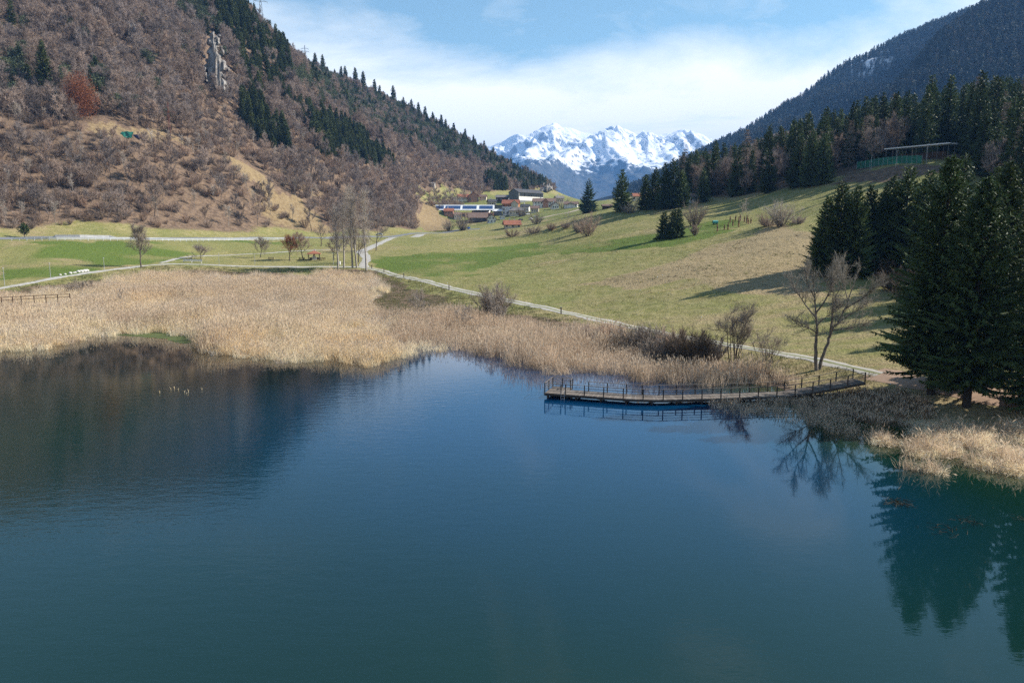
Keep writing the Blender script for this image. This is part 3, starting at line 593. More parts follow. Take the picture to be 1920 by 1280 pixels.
def pine(seed, H, R, clumps=26, per=26, size=0.55, flat=0.6):
    r = np.random.default_rng(seed); wood = MB(); S = []
    wood.tube([(0.02 * H * math.sin(3 * t), 0.015 * H * t, H * t) for t in np.linspace(0, 0.95, 6)], [0.016 * H * (1.1 - t) for t in np.linspace(0, 0.95, 6)], 5)
    for k in range(clumps):
        t = 0.38 + 0.6 * (k + r.random()) / clumps; a = k * 2.4 + r.random(); rad = R * math.sqrt(max(0.03, 1 - ((t - 0.62) / 0.42) ** 2)) * (0.35 + 0.65 * r.random()); c = np.array([math.cos(a) * rad, math.sin(a) * rad, H * t])
        wood.tube([(0, 0, H * t - rad * 0.35), c * np.array([0.5, 0.5, 1]) - np.array([0, 0, rad * 0.1]), c], [0.03 * H / 10 + 0.02, 0.03, 0.01], 3)
        p = c + unit(r.normal(size=(per, 3))) * (r.random((per, 1)) ** 0.4) * np.array([1, 1, flat]) * R * 0.36; d = unit(p - c + np.array([0, 0, 0.12]) + r.normal(size=(per, 3)) * 0.2); sw = unit(np.cross(d, r.normal(size=(per, 3)))); ln = size * (0.6 + 0.8 * r.random((per, 1)))
        S.append(np.stack([p - sw * ln * 0.42, p + sw * ln * 0.42, p + d * ln], 1).reshape(-1, 3))
    m = MB(); m.tris(np.concatenate(S)); return wood, m
def larch(seed, H, R, whorls=20, per=6, n=10, tw=0.035):
    r = np.random.default_rng(seed); wood = MB(); S = []
    wood.tube([(0, 0, H * t) for t in np.linspace(0, 0.99, 6)], [H * 0.012 * (1.1 - t) for t in np.linspace(0, 0.99, 6)], 5)
    for w_ in range(whorls):
        t = 0.15 + 0.84 * (w_ + r.random()) / whorls; L0 = R * (1 - t) ** 0.7 + 0.2
        for b in range(per):
            a = 6.28 * (b + r.random()) / per; h = np.array([math.cos(a), math.sin(a), 0.12]); L = L0 * (0.6 + 0.6 * r.random()); o = np.array([0, 0, H * t]); e = o + h * L
            S.append(twigs(r, np.array([o]), np.array([h]), [L], tw * 1.2)); f = 0.2 + 0.8 * r.random((n, 1)); p = o + (e - o) * f
            S.append(twigs(r, p, unit(h + r.normal(size=(n, 3)) * 0.6 - np.array([0, 0, 0.25])), 0.4 + 0.9 * r.random(n), tw * 0.9))
    m = MB(); m.tris(np.concatenate(S)); return wood, m
def both(name, wood, leaf, mw, ml):
    m = MB(); V = np.concatenate(wood.v); m.add(V, wood.f, 0); m.add(np.concatenate(leaf.v), leaf.f, 1); return m.mesh(name, [mw, ml])

# scatter: one object that draws many copies of a few meshes (for what nobody could count)
_protoc = 0
def scatter(name, protos, P, rot, scl, idx, kind='stuff', label=None, cat=None):
    me = bpy.data.meshes.new(name); me.vertices.add(len(P)); me.vertices.foreach_set('co', np.asarray(P, np.float32).ravel())
    a = me.attributes.new('rot', 'FLOAT_VECTOR', 'POINT'); a.data.foreach_set('vector', np.asarray(rot, np.float32).ravel())
    a = me.attributes.new('scl', 'FLOAT_VECTOR', 'POINT'); s = np.asarray(scl, np.float32); s = np.repeat(s[:, None], 3, 1) if s.ndim == 1 else s; a.data.foreach_set('vector', s.ravel())
    a = me.attributes.new('idx', 'INT', 'POINT'); a.data.foreach_set('value', np.asarray(idx, np.int32))
    ob = link(name, me); t = bpy.data.node_groups.new(name + '_copies', 'GeometryNodeTree')
    t.interface.new_socket('Geometry', in_out='INPUT', socket_type='NodeSocketGeometry'); t.interface.new_socket('Geometry', in_out='OUTPUT', socket_type='NodeSocketGeometry')
    N = t.nodes.new; gi = N('NodeGroupInput'); go = N('NodeGroupOutput'); j = N('GeometryNodeJoinGeometry')
    for pm_ in reversed(protos):
        po = bpy.data.objects.new('source_of_' + name, pm_); oi = N('GeometryNodeObjectInfo'); oi.inputs['Object'].default_value = po; oi.inputs['As Instance'].default_value = False
        g2 = N('GeometryNodeGeometryToInstance'); t.links.new(oi.outputs['Geometry'], g2.inputs[0]); t.links.new(g2.outputs[0], j.inputs[0])
    ip = N('GeometryNodeInstanceOnPoints'); t.links.new(gi.outputs[0], ip.inputs['Points']); t.links.new(j.outputs[0], ip.inputs['Instance']); ip.inputs['Pick Instance'].default_value = True
    def attr(nm, dt):
        q = N('GeometryNodeInputNamedAttribute'); q.data_type = dt; q.inputs['Name'].default_value = nm; return q.outputs['Attribute']
    e2r = N('FunctionNodeEulerToRotation'); t.links.new(attr('rot', 'FLOAT_VECTOR'), e2r.inputs[0]); t.links.new(e2r.outputs[0], ip.inputs['Rotation'])
    t.links.new(attr('scl', 'FLOAT_VECTOR'), ip.inputs['Scale']); t.links.new(attr('idx', 'INT'), ip.inputs['Instance Index']); t.links.new(ip.outputs[0], go.inputs[0])
    md = ob.modifiers.new('copies', 'NODES'); md.node_group = t
    return tag(ob, label, cat, None, kind)
# ------------------------------------------------------------------ plant materials
bark = plain('grey_bark', (0.12, 0.10, 0.085), (0.07, 0.058, 0.048), 3.0, 0.9, 0.1)
bark_pale = plain('pale_bark', (0.34, 0.31, 0.27), (0.20, 0.175, 0.15), 1.5, 0.9, 0.1)
bark_dark = plain('dark_bark', (0.055, 0.045, 0.038), (0.035, 0.03, 0.026), 3.0, 0.9, 0.1)
tw_hill = foliage('hillside_twigs', (0.25, 0.212, 0.195), (0.335, 0.25, 0.195), 0.6, 0.25, 0.3)
tw_scrub = foliage('scrub_twigs', (0.36, 0.25, 0.18), (0.28, 0.23, 0.198), 0.6, 0.25, 0.4)
tw_grey = foliage('grey_twigs', (0.24, 0.20, 0.165), (0.30, 0.25, 0.20), 0.3, 0.1, 0.5)
tw_dark = foliage('dark_twigs', (0.12, 0.092, 0.068), (0.17, 0.13, 0.092), 0.3, 0.1, 0.5)
tw_pale = foliage('pale_twigs', (0.42, 0.37, 0.32), (0.33, 0.28, 0.23), 0.3, 0.1, 0.5)
tw_copper = foliage('copper_leaves', (0.27, 0.105, 0.05), (0.21, 0.095, 0.05), 0.3, 0.3, 0.5)
tw_larch = foliage('larch_twigs', (0.225, 0.175, 0.14), (0.18, 0.15, 0.125), 0.4, 0.1, 0.4)
nd_dark = foliage('spruce_needles', (0.046, 0.072, 0.026), (0.084, 0.115, 0.038), 0.5, 0.12, 0.35, 0.6)
nd_hill = foliage('hill_spruce_needles', (0.050, 0.070, 0.024), (0.080, 0.098, 0.032), 0.5, 0.12, 0.3, 0.6)
nd_pine = foliage('pine_needles', (0.075, 0.100, 0.060), (0.105, 0.125, 0.065), 0.5, 0.12, 0.3, 0.6)
nd_far = foliage('far_spruce_needles', (0.050, 0.066, 0.050), (0.100, 0.105, 0.085), 1.0, 0.0, 0.1, 0.7)

# ------------------------------------------------------------------ left hillside woods
hill_trees = [both('bare_hill_tree', *bare_tree(100 + i, 9.5 + 1.0 * (i % 3), 4.0, None, limbs=9, kids=3, twig=950, tw=0.055, r0=0.15, base_frac=0.22, tube_k=3), bark, tw_hill) for i in range(6)]
scrubs = [both('bare_scrub', *shrub(200 + i, 4.2 + 0.5 * (i % 3), 3.2, None, 22, 850, 0.038), bark, tw_scrub) for i in range(6)]
hill_spruces = [both('hill_spruce', *spruce(300 + i, 16, 3.7, 24, 7, 8, 1.0, 0.03), bark, nd_hill) for i in range(5)]
hill_pines = [both('hill_pine', *pine(320 + i, 11, 3.3), bark, nd_pine) for i in range(4)]
pale_trees = [both('pale_hill_tree', *bare_tree(340 + i, 10, 2.6, None, limbs=9, kids=3, twig=420, tw=0.04, r0=0.13, base_frac=0.3, up=1.3, tube_k=3), bark_pale, tw_pale) for i in range(3)]

r = np.random.default_rng(77)
def candidates(x0, x1, y0, y1, s):
    gx, gy = np.meshgrid(np.arange(x0, x1, s), np.arange(y0, y1, s), indexing='ij'); n = gx.size
    X = gx.ravel() + (r.random(n) - 0.5) * s * 0.95; Y = gy.ravel() + (r.random(n) - 0.5) * s * 0.95; return X, Y
def visible(X, Y, top):
    Zp = height(X, Y) + top; ok = np.ones(len(X), bool)
    for t in np.linspace(0.25, 0.97, 46): ok &= height(X * t, Y * t) < CAM_H + (Zp - CAM_H) * t + 1.0
    return ok
X, Y = candidates(-430, 110, 285, 1160, 3.9)
h_ = hill_d(X, Y); Zg = height(X, Y); qx, qy, qd = project(X, Y, Zg)
k = (h_ > 3) & (qx > -120) & (qx < 1100) & (qy > -60) & visible(X, Y, 7.0)
X, Y, Zg, qx, qy, h_ = (a[k] for a in (X, Y, Zg, qx, qy, h_))
n = len(X); u = r.random(n); pick = r.random(n); nse = fbm(X, Y, 40, 3, 0.5, 61)
SPR = [[(436, 55), (470, 50), (545, 95), (548, 150), (525, 175), (468, 172), (448, 130)], [(448, 185), (480, 190), (548, 272), (540, 285), (500, 282), (450, 225)],
       [(522, 168), (560, 205), (650, 240), (735, 300), (740, 322), (690, 312), (590, 290), (580, 245), (530, 200)], [(905, 340), (930, 338), (960, 362), (930, 366)], [(388, 0), (470, 0), (480, 35), (440, 70), (385, 40)]]
PIN = [[(540, 140), (620, 120), (700, 155), (800, 220), (905, 290), (900, 310), (800, 290), (700, 250), (640, 215), (560, 180)], [(330, 0), (470, 0), (480, 60), (400, 80), (340, 30)], [(165, 145), (205, 150), (215, 200), (180, 205)], [(0, 120), (60, 100), (60, 200), (0, 210)]]
ROCK = [(384, 70), (408, 62), (432, 165), (418, 178), (382, 160)]
spr_m = np.any([in_poly(qx, qy, p) for p in SPR], 0); pin_m = np.any([in_poly(qx, qy, p) for p in PIN], 0)
crest_m = (qx > 560) & (qx < 1030) & (qy < 420 - (1137 - qx) * 0.62 + 34)
open_m = in_poly(qx, qy, OPEN_SLOPE) | in_poly(qx, qy, KNOLL) | in_poly(qx, qy, ROCKY_CUT) | in_poly(qx, qy, ROCK) | in_poly(qx, qy, [(300, 360), (430, 340), (520, 400), (600, 445), (330, 445)]) & (pick < 0.68)
open_m |= in_poly(qx, qy, [(205, 243), (275, 250), (280, 278), (205, 270)])
open_m |= in_poly(qx, qy, [(790, 350), (870, 355), (930, 372), (900, 385), (790, 380)]) & (pick < 0.85)
low = (qy > 235 + 40 * nse + np.where(qx > 550, (qx - 550) * 0.16, 0))
kindv = np.full(n, 'tree', object)
kindv[low & (u < 0.72)] = 'scrub'; kindv[~low & (u < 0.10)] = 'scrub'
kindv[low & (u > 0.95)] = 'pale'
kindv[(u > 0.955) & ~low] = 'pine'
kindv[pin_m & (pick < 0.6)] = 'pine'; kindv[pin_m & (pick > 0.86)] = 'spruce'; kindv[crest_m & (pick < 0.22)] = 'spruce'; kindv[crest_m & (pick > 0.75)] = 'pine'
kindv[(qx > 560) & ~low & (pick > 0.93)] = 'spruce'
kindv[spr_m & (pick < 0.85)] = 'spruce'
kindv[open_m & ~spr_m] = 'none'
thin = (r.random(n) < np.where(kindv == 'tree', 0.30, np.where(kindv == 'pale', 0.0, 0.05))) | (sstep(0.25, 0.6, nse) * (r.random(n)) > 0.65)
thin |= (kindv == 'spruce') & (r.random(n) < 0.28)
kindv[thin] = 'none'
GROUPS = {'tree': (hill_trees, 'bare_tree', 'leafless grey brown tree in the wood on the sunlit steep hillside', 'tree', 'leafless trees on the hillside', 'hillside_forest', 'mass of leafless grey brown trees farther up the hillside'),
          'scrub': (scrubs, 'bare_shrub', 'russet leafless shrub on the lower slope of the hillside', 'shrub', 'leafless shrubs on the hillside', 'hillside_undergrowth', 'russet leafless scrub covering the hillside'),
          'spruce': (hill_spruces, 'spruce_tree', 'dark green pointed spruce growing on the hillside', 'tree', 'spruces on the hillside', 'hillside_forest', 'farther dark green spruces on the hillside'),
          'pine': (hill_pines, 'pine_tree', 'grey green round topped pine growing on the hillside', 'tree', 'pines on the hillside', 'hillside_forest', 'farther grey green pines on the hillside'),
          'pale': (pale_trees, 'pale_tree', 'pale barked slender leafless tree rising from the hillside scrub', 'tree', 'pale barked trees on the hillside', 'hillside_forest', 'pale trees')}
NMAX = {'tree': 90, 'scrub': 270, 'spruce': 55, 'pine': 270, 'pale': 290}
SZR = {'tree': (0.6, 1.55), 'scrub': (0.5, 1.35), 'spruce': (0.55, 1.1), 'pine': (0.6, 1.15), 'pale': (0.7, 1.1)}
for kd, (protos, nm, lab, cat, grp, mnm, mlab) in GROUPS.items():
    I = np.where(kindv == kd)[0]; a, b = SZR[kd]; s = a + (b - a) * r.random(len(I)); o = np.argsort(-(s / Y[I]) * ((qx[I] > 0) & (qx[I] < 1920) & (qy[I] > 20))); I = I[o]; s = s[o]; rz = r.random(len(I)) * 6.28; ix = r.integers(0, len(protos), len(I))
    for c, i in enumerate(I[:NMAX[kd]]):
        tag(link(nm, protos[ix[c]], None, (X[i], Y[i], Zg[i] - 0.15), rz[c], (s[c] * (0.85 + 0.3 * r.random()), s[c] * (0.85 + 0.3 * r.random()), s[c])), lab, cat, grp)
    R_ = I[NMAX[kd]:]
    if len(R_): scatter(mnm, protos, np.c_[X[R_], Y[R_], Zg[R_] - 0.15], np.c_[np.zeros((len(R_), 2)), rz[NMAX[kd]:]], s[NMAX[kd]:], ix[NMAX[kd]:], 'stuff', mlab, cat)

# named trees of the hillside
def tree(nm, label, cat, p, wood, leaf, mw, ml, rz=0.0, group=None, crown='crown', trunk='trunk', scl=None):
    t = thing(nm, label, cat, p, rz, group, scl); wood.build(trunk, mw, t, True); leaf.build(crown, ml, t); return t
tree('spruce_tree', 'tall dark spruce standing alone beside the copper brown beech on the hillside', 'tree', at(87, 180), *spruce(401, 29, 7.0, 40, 8, 12, 1.0, 0.03), bark, nd_hill)
tree('beech_tree', 'copper brown beech still in dead leaf on the hillside', 'tree', at(155, 226), bare_tree(402, 22, 8, None, limbs=18, kids=4, twig=200, tw=0.06, r0=0.35, base_frac=0.15)[0], blob_crown(402, (0, 0, 12.5), (9.5, 9.5, 12.5), 7500, 0.5, 34), bark, tw_copper)
tree('spruce_tree', 'thin topped dark spruce at the top of the hillside by the bare rocks', 'tree', at(25, 75), *spruce(403, 27, 4.2, 30, 6, 7, 0.9, 0.3, gap=0.2), bark, nd_hill)
tree('pine_tree', 'bushy green pine on the hillside below the rock outcrops', 'tree', at(277, 128), *pine(404, 11, 5, 34, 40, 0.7), bark, nd_pine)
tree('spruce_tree', 'small dark spruce below the copper beech on the hillside', 'tree', at(109, 222), *spruce(405, 13, 3.0, 18, 6, 6, 0.8, 0.05), bark, nd_hill)

def crest(px):
    '''highest ground seen in a photo column of the hillside'''
    y = np.arange(-40, 420, 1.5)
    for q in y:
        p = at(px, q)
        if p is not None: return p
for j, (px, h) in enumerate([(478, 30), (507, 30), (518, 34), (533, 34), (592, 30), (606, 32), (640, 26), (648, 30), (667, 34), (682, 34), (703, 30), (712, 24), (738, 34), (757, 22), (772, 26), (785, 28), (797, 28), (812, 26), (828, 28), (836, 24), (851, 26), (872, 24), (888, 22), (908, 22), (925, 20), (958, 20), (985, 18)]):
    p = crest(px)
    if p is None: continue
    H = (h + 6) * p[1] / FPX; s_ = H / 16.0; tag(link('spruce_tree', hill_spruces[j % 5], None, p - np.array([0, 0, 1.2]), j * 1.3, (s_ * .85, s_ * .85, s_)), 'pointed dark spruce standing out on the skyline of the hill', 'tree', 'spruces on the hill skyline')
# rock faces between the trees
rockm = Mat('limestone'); rn = rockm.noise(0.35, 6, 0.7, stretch=(1, 1, 0.35)); rockm.col(rockm.mix(rockm.ramp(rn, 0.38, 0.60), (0.32, 0.30, 0.28), (0.14, 0.12, 0.10))); rockm.bump(rockm.noise(0.9, 5, 0.7), 1.0, 0.8)
def crag(label, px0, py0, px1, py1, seed, depth=5.0, poly=None, nm='rock_face'):
    """a craggy slab standing out of the slope between two photo corners"""
    rr = np.random.default_rng(seed); A = at((px0 + px1) / 2, py1); Yd = A[1] - 3.0
    nx_, nz_ = 60, 80; u, v = np.meshgrid(np.linspace(0, 1, nx_), np.linspace(0, 1, nz_), indexing='ij')
    pxs = px0 + (px1 - px0) * u; pys = py1 + (py0 - py1) * v; poly = poly or [(px0 + (px1 - px0) * a_, py0 + (py1 - py0) * b_) for a_, b_ in [(.3, 0), (.7, .05), (1, .45), (.9, .9), (.5, 1), (.1, .85), (0, .4)]]
    wx_ = pxs + fbm(pxs, pys, 10, 3, 0.5, seed) * 12; wy_ = pys + fbm(pxs, pys, 10, 3, 0.5, seed + 1) * 12
    ins = in_poly(wx_, wy_, poly); dist = poly_dist(wx_, wy_, poly); bury = np.where(ins, 1 - sstep(0, 5, dist), 1)
    a, b = slope_of(pxs, pys); Zt = CAM_H + b * A[1]; lean = Zt - A[2]
    Yr = A[1] - 2.0 + 0.75 * lean - depth * (ridged(u * 18 + seed, v * 5, 5, 4, seed) - 0.3) * 1.3 + bury * 7
    Vv = np.stack([a * Yr, Yr, CAM_H + b * Yr], -1).reshape(-1, 3); Fq = grid_faces(nx_, nz_)[:, ::-1]; keep = (ins.ravel()[Fq].sum(1) > 0); Fq = Fq[keep]; us, inv = np.unique(Fq, return_inverse=True)
    o = tri_mesh(nm, Vv[us], inv.reshape(-1, 3), rockm.m, False)
    return tag(link(nm, o), label, 'rock')
crag('pale grey limestone crag standing out of the wooded hillside', 374, 54, 438, 184, 3, 4, [(394, 66), (404, 63), (413, 98), (427, 140), (426, 168), (406, 174), (386, 160), (383, 125), (389, 96)])
crag('weathered rock band between trees above the copper beech', 238, 40, 262, 78, 7, 3)
crag('small grey rock outcrop among bare trees, between band and crag', 332, 62, 348, 90, 9, 3)
crag('pale rock outcrop beside the spruce at the upper corner', 35, 12, 72, 30, 12, 3)
crag('grey rocky nose of the hillside spur behind the village hall', 1012, 343, 1036, 362, 15, 4)

# ------------------------------------------------------------------ far right mountain wood: reads as one mass
far_sp = []
for i in range(5):
    w_, l_ = spruce(500 + i, 21, 3.6, 10, 5, 3, 2.0, 0.05); m = MB(); m.add(np.concatenate(l_.v), l_.f); far_sp.append(m.mesh('far_spruce', [nd_far]))
w_, l_ = larch(520, 20, 3.2, 10, 5, 4, 0.16); m = MB(); m.add(np.concatenate(l_.v), l_.f); far_sp.append(m.mesh('far_larch', [tw_larch]))
gx, gy = np.meshgrid(np.arange(260, 1900, 8.0), np.arange(640, 2800, 8.0), indexing='ij'); nn_ = gx.size
fx = gx.ravel() + (r.random(nn_) - 0.5) * 7.6; fy = gy.ravel() + (r.random(nn_) - 0.5) * 7.6; fz = m_height(fx, fy)
ax, ay, ad = project(fx, fy, fz); k = (ax > 1150) & (ax < 2050) & (ay < 400) & (ay > -60) & (fz > 15)
for t in np.linspace(0.4, 0.985, 40):
    zl = CAM_H + (fz + 16 - CAM_H) * t; k &= np.where((fy * t > 600) & (fx * t > 190), m_height(fx * t, fy * t), 0) < zl + 2
sn_gap = (np.hypot(ax - 1640, ay - 132) < 46) & (r.random(nn_) < 0.55); k &= ~sn_gap
fx, fy, fz = fx[k], fy[k], fz[k]; nn_ = len(fx)
lar = (r.random(nn_) < 0.12 + 0.3 * sstep(0.0, 0.4, fbm(fx, fy, 160, 3, 0.5, 71)))
scatter('mountain_forest', far_sp, np.c_[fx, fy, fz - 1.0], np.c_[np.zeros((nn_, 2)), r.random(nn_) * 6.28], 0.6 + 0.6 * r.random(nn_), np.where(lar, 5, r.integers(0, 5, nn_)), 'stuff', 'dark blue green conifer forest covering the far mountainside', 'forest')

# ------------------------------------------------------------------ wooded edge above the meadow
mid_sp = [both('forest_spruce', *spruce(600 + i, 22, 3.6 + 0.5 * (i % 3), 30, 7, 10, 0.75, 0.04, ragged=0.3), bark_dark, nd_dark) for i in range(6)]
mid_la = [both('forest_larch', *larch(620 + i, 21, 3.4, 24, 7, 11, 0.05), bark, tw_larch) for i in range(3)]
mid_ba = [both('forest_bare', *bare_tree(630 + i, 14, 5, None, limbs=14, kids=4, twig=1700, tw=0.05, r0=0.2, base_frac=0.2), bark, tw_hill) for i in range(3)]
EDGE_X = [62, 68, 86, 102, 130, 156, 116, 103, 86, 92, 190]; EDGE_Y = [60, 85, 110, 150, 200, 270, 300, 318, 356, 450, 700]
X, Y = candidates(60, 520, 92, 700, 6.4); e = X - np.interp(Y, EDGE_Y, EDGE_X); Zg = height(X, Y); qx, qy, qd = project(X, Y, Zg)
court = in_poly(qx, qy, [(1540, 352), (1600, 322), (1780, 290), (1800, 292), (1790, 318), (1700, 350)]) & (Y < 330)
dedge = (e > 1.5) & (e < np.where(Y < 240, 62, 55)) & (qx < 2080) & (qx > 1225) & ~court & visible(X, Y, 12)
dedge &= ~((Y > 225) & (Y < 300) & (qx < 1800) & (qy > 335))
deep = (e > 40) & (e < 190) & (qx < 2000) & (qx > 1225) & ~court & visible(X, Y, 14) & (r.random(len(X)) < .75)
Xd, Yd_, Zd = X[deep], Y[deep], Zg[deep]
k = dedge & (e < 42) & (r.random(len(X)) < 0.78); X, Y, Zg, qx = X[k], Y[k], Zg[k], qx[k]
for i in range(len(X)):
    q = r.random(); pb = 0.26 if 1300 < qx[i] < 1660 else 0.04
    s = (0.72 + 0.5 * r.random()) * (1.12 if qx[i] > 1700 else 1.0)
    if q < 0.70 - pb: tag(link('spruce_tree', mid_sp[r.integers(6)], None, (X[i], Y[i], Zg[i] - 0.2), r.random() * 6.28, s), 'dark spruce in the wood along the top of the meadow', 'tree', 'spruces of the wood above the meadow')
    elif q < 0.80 - pb: tag(link('larch_tree', mid_la[r.integers(3)], None, (X[i], Y[i], Zg[i] - 0.2), r.random() * 6.28, s * 1.05), 'leafless tan larch among spruces of the wood above the meadow', 'tree', 'larches of the wood above the meadow')
    else: tag(link('bare_tree', mid_ba[r.integers(3)], None, (X[i], Y[i], Zg[i] - 0.2), r.random() * 6.28, s), 'leafless broad tree at the edge of the wood above the meadow', 'tree', 'leafless trees of the wood above the meadow')

nd_ = len(Xd); kk = r.random(nd_); scatter('forest', mid_sp + mid_la + mid_ba, np.c_[Xd, Yd_, Zd - .2], np.c_[np.zeros((nd_, 2)), r.random(nd_) * 6.28], .75 + .45 * r.random(nd_), np.where(kk < .80, r.integers(0, 6, nd_), np.where(kk < .88, r.integers(6, 9, nd_), r.integers(9, 12, nd_))), 'stuff', 'dark mixed wood climbing the slope behind the meadow edge', 'forest')
def base(px, py, Yd=None): return at(px, py) if Yd is None else col_at(px, Yd, py)
def put_spruce(label, px, py, top, wide, seed, det=(34, 7, 12, 0.6), dens=0.05, mat=None, **kw):
    p = base(px, py); H = (py - top) * p[1] / FPX * 1.02; R = wide * p[1] / FPX / 2 * 1.2
    return tree('spruce_tree', label, 'tree', p - np.array([0, 0, 0.2]), *spruce(seed, H, R, det[0], det[1], det[2], det[3], dens, **kw), bark_dark, mat or nd_dark)
# single conifers of the meadow
put_spruce('dark spruce nearest the village, alone on the crest of the meadow', 1103, 399, 338, 38, 701, (26, 7, 12, 0.7))
put_spruce('tall loose spruce on the meadow crest in front of the snowy mountains', 1166, 396, 322, 42, 702, (28, 7, 11, 0.8), gap=0.12)
for j, (a, b, c, d_) in enumerate([(1210, 393, 330, 34), (1228, 392, 318, 36), (1247, 392, 308, 44), (1262, 390, 300, 48), (1277, 388, 322, 36)]):
    put_spruce(['outermost left dark spruce of the clump beside the tall loose spruce', 'second dark spruce in the clump beside the tall loose spruce', 'middle dark spruce of the clump in front of the far mountain', 'tallest spruce of the clump in front of the far mountain', 'spruce at the meadow end of the clump before the mountain'][j], a, b, c, d_, 710 + j, (26, 7, 11, 0.8), gap=0.05)
put_spruce('pointed spruce standing alone between clump and leafless wood', 1318, 379, 318, 30, 720, (24, 7, 11, 0.7))
put_spruce('spruce rising over leafless trees at the middle of the wood edge', 1380, 368, 282, 40, 721, (26, 7, 11, 0.7))
put_spruce('yellowish topped spruce above the leafless trees of the wood edge', 1440, 362, 282, 40, 722, (26, 7, 10, 0.7), mat=nd_hill, gap=0.15)
put_spruce('broad spruce at the left of the dense trio on the meadow edge', 1497, 351, 258, 48, 723, (30, 8, 12, 0.75))
put_spruce('tall centre spruce of the dense trio on the meadow edge', 1520, 350, 250, 46, 724, (30, 8, 12, 0.75))
put_spruce('spruce at the right of the dense trio on the meadow edge', 1541, 346, 256, 42, 725, (30, 8, 12, 0.75))
put_spruce('biggest of the three little spruces on the green meadow', 1245, 447, 398, 34, 726, (18, 8, 12, 0.55), 0.01)
put_spruce('middle little spruce on the green meadow', 1261, 446, 393, 28, 727, (18, 8, 12, 0.55), 0.01)
put_spruce('slim little spruce on the green meadow', 1272, 444, 392, 22, 728, (18, 8, 12, 0.55), 0.01)
# dark group at the end of the meadow
for j, (a, b, c, d_, l) in enumerate([(1542, 514, 372, 72, 'leftmost spruce of the dark group shading the tan meadow'), (1570, 516, 344, 84, 'highest spruce of the dark group shading the tan meadow'), (1598, 518, 352, 78, 'front spruce of the dark group shading the tan meadow'),
                                      (1624, 512, 352, 78, 'slim topped spruce of the dark group beside the tan meadow'), (1650, 506, 356, 76, 'rightmost spruce of the dark group beside the tan meadow'), (1588, 500, 362, 64, 'spruce peeping over the middle of the dark group beside the tan meadow')]):
    put_spruce(l, a, b, c, d_, 730 + j, (44, 9, 16, 0.42), 0.0, droop=0.22)
for j, (a, b, c, d_) in enumerate([(1690, 505, 318, 110), (1728, 512, 326, 112), (1790, 510, 296, 96), (1850, 530, 320, 100), (1905, 545, 296, 112), (1960, 560, 290, 130), (1664, 500, 336, 96)]):
    put_spruce(['spruce behind the shore spruces, next to the dark group', 'second spruce from the dark group, behind the shore spruces', 'third spruce from the dark group, behind the shore spruces', 'spruce behind the gap of the two shore spruces', 'spruce at the picture edge behind the shore spruces', 'spruce just beyond the picture edge behind the shore path', 'spruce filling the gap between the dark group and the shore spruces'][j], a, b, c, d_, 740 + j, (42, 8, 15, 0.5), 0.02)
# the big spruces on the shore
def shore_spruce(label, px, py, top, R, seed, bare_):
    p = base(px, py); a, b = slope_of(px, top); H = CAM_H + float(b) * p[1] - p[2]
    t = thing('spruce_tree', label, 'tree', p - np.array([0, 0, 0.15])); wd, lf = spruce(seed, H, R * 1.04, 66, 9, 34, 0.39, bare_, 0.40, 0.30, r0=0.36, fan=0.08); wd.build('trunk', bark_dark, t, True); lf.build('crown', nd_dark, t); return t
shore_spruce('tall dark spruce on the shore just beyond the jetty landing', 1745, 738, 290, 6.3, 751, 0.12)
shore_spruce('tall dark spruce on the shore, second from the jetty landing', 1812, 762, 330, 6.0, 752, 0.12)
shore_spruce('dark spruce at the right picture edge with low hanging boughs', 1962, 768, 300, 5.2, 753, 0.05)
shore_spruce('slim dark spruce in the gap behind the two shore spruces', 1858, 700, 300, 4.4, 754, 0.08)

# ------------------------------------------------------------------ leafless trees and shrubs set out one by one
def put_bare(nm, label, px, py, top, wide, seed, mats=None, cat='tree', group=None, **kw):
    p = base(px, py); H = max(1.0, (py - top) * p[1] / FPX); W = wide * p[1] / FPX / 2
    kw.setdefault('tw', 0.022); kw.setdefault('fine', True); wd, lf = bare_tree(seed, H, W, None, **kw); mw, ml = mats or (bark, tw_grey)
    return tree(nm, label, cat, p - np.array([0, 0, 0.1]), wd, lf, mw, ml, group=group)
def put_shrub(label, px, py, top, wide, seed, mats=None, stems=40, twig=2200, tw=0.028):
    p = base(px, py); H = (py - top) * p[1] / FPX; R = wide * p[1] / FPX / 2; wd, lf = shrub(seed, H, R, None, stems, twig, tw); mw, ml = mats or (bark, tw_grey)
    return tree('bare_shrub', label, 'shrub', p - np.array([0, 0, 0.05]), wd, lf, mw, ml, trunk='stems', crown='twigs')
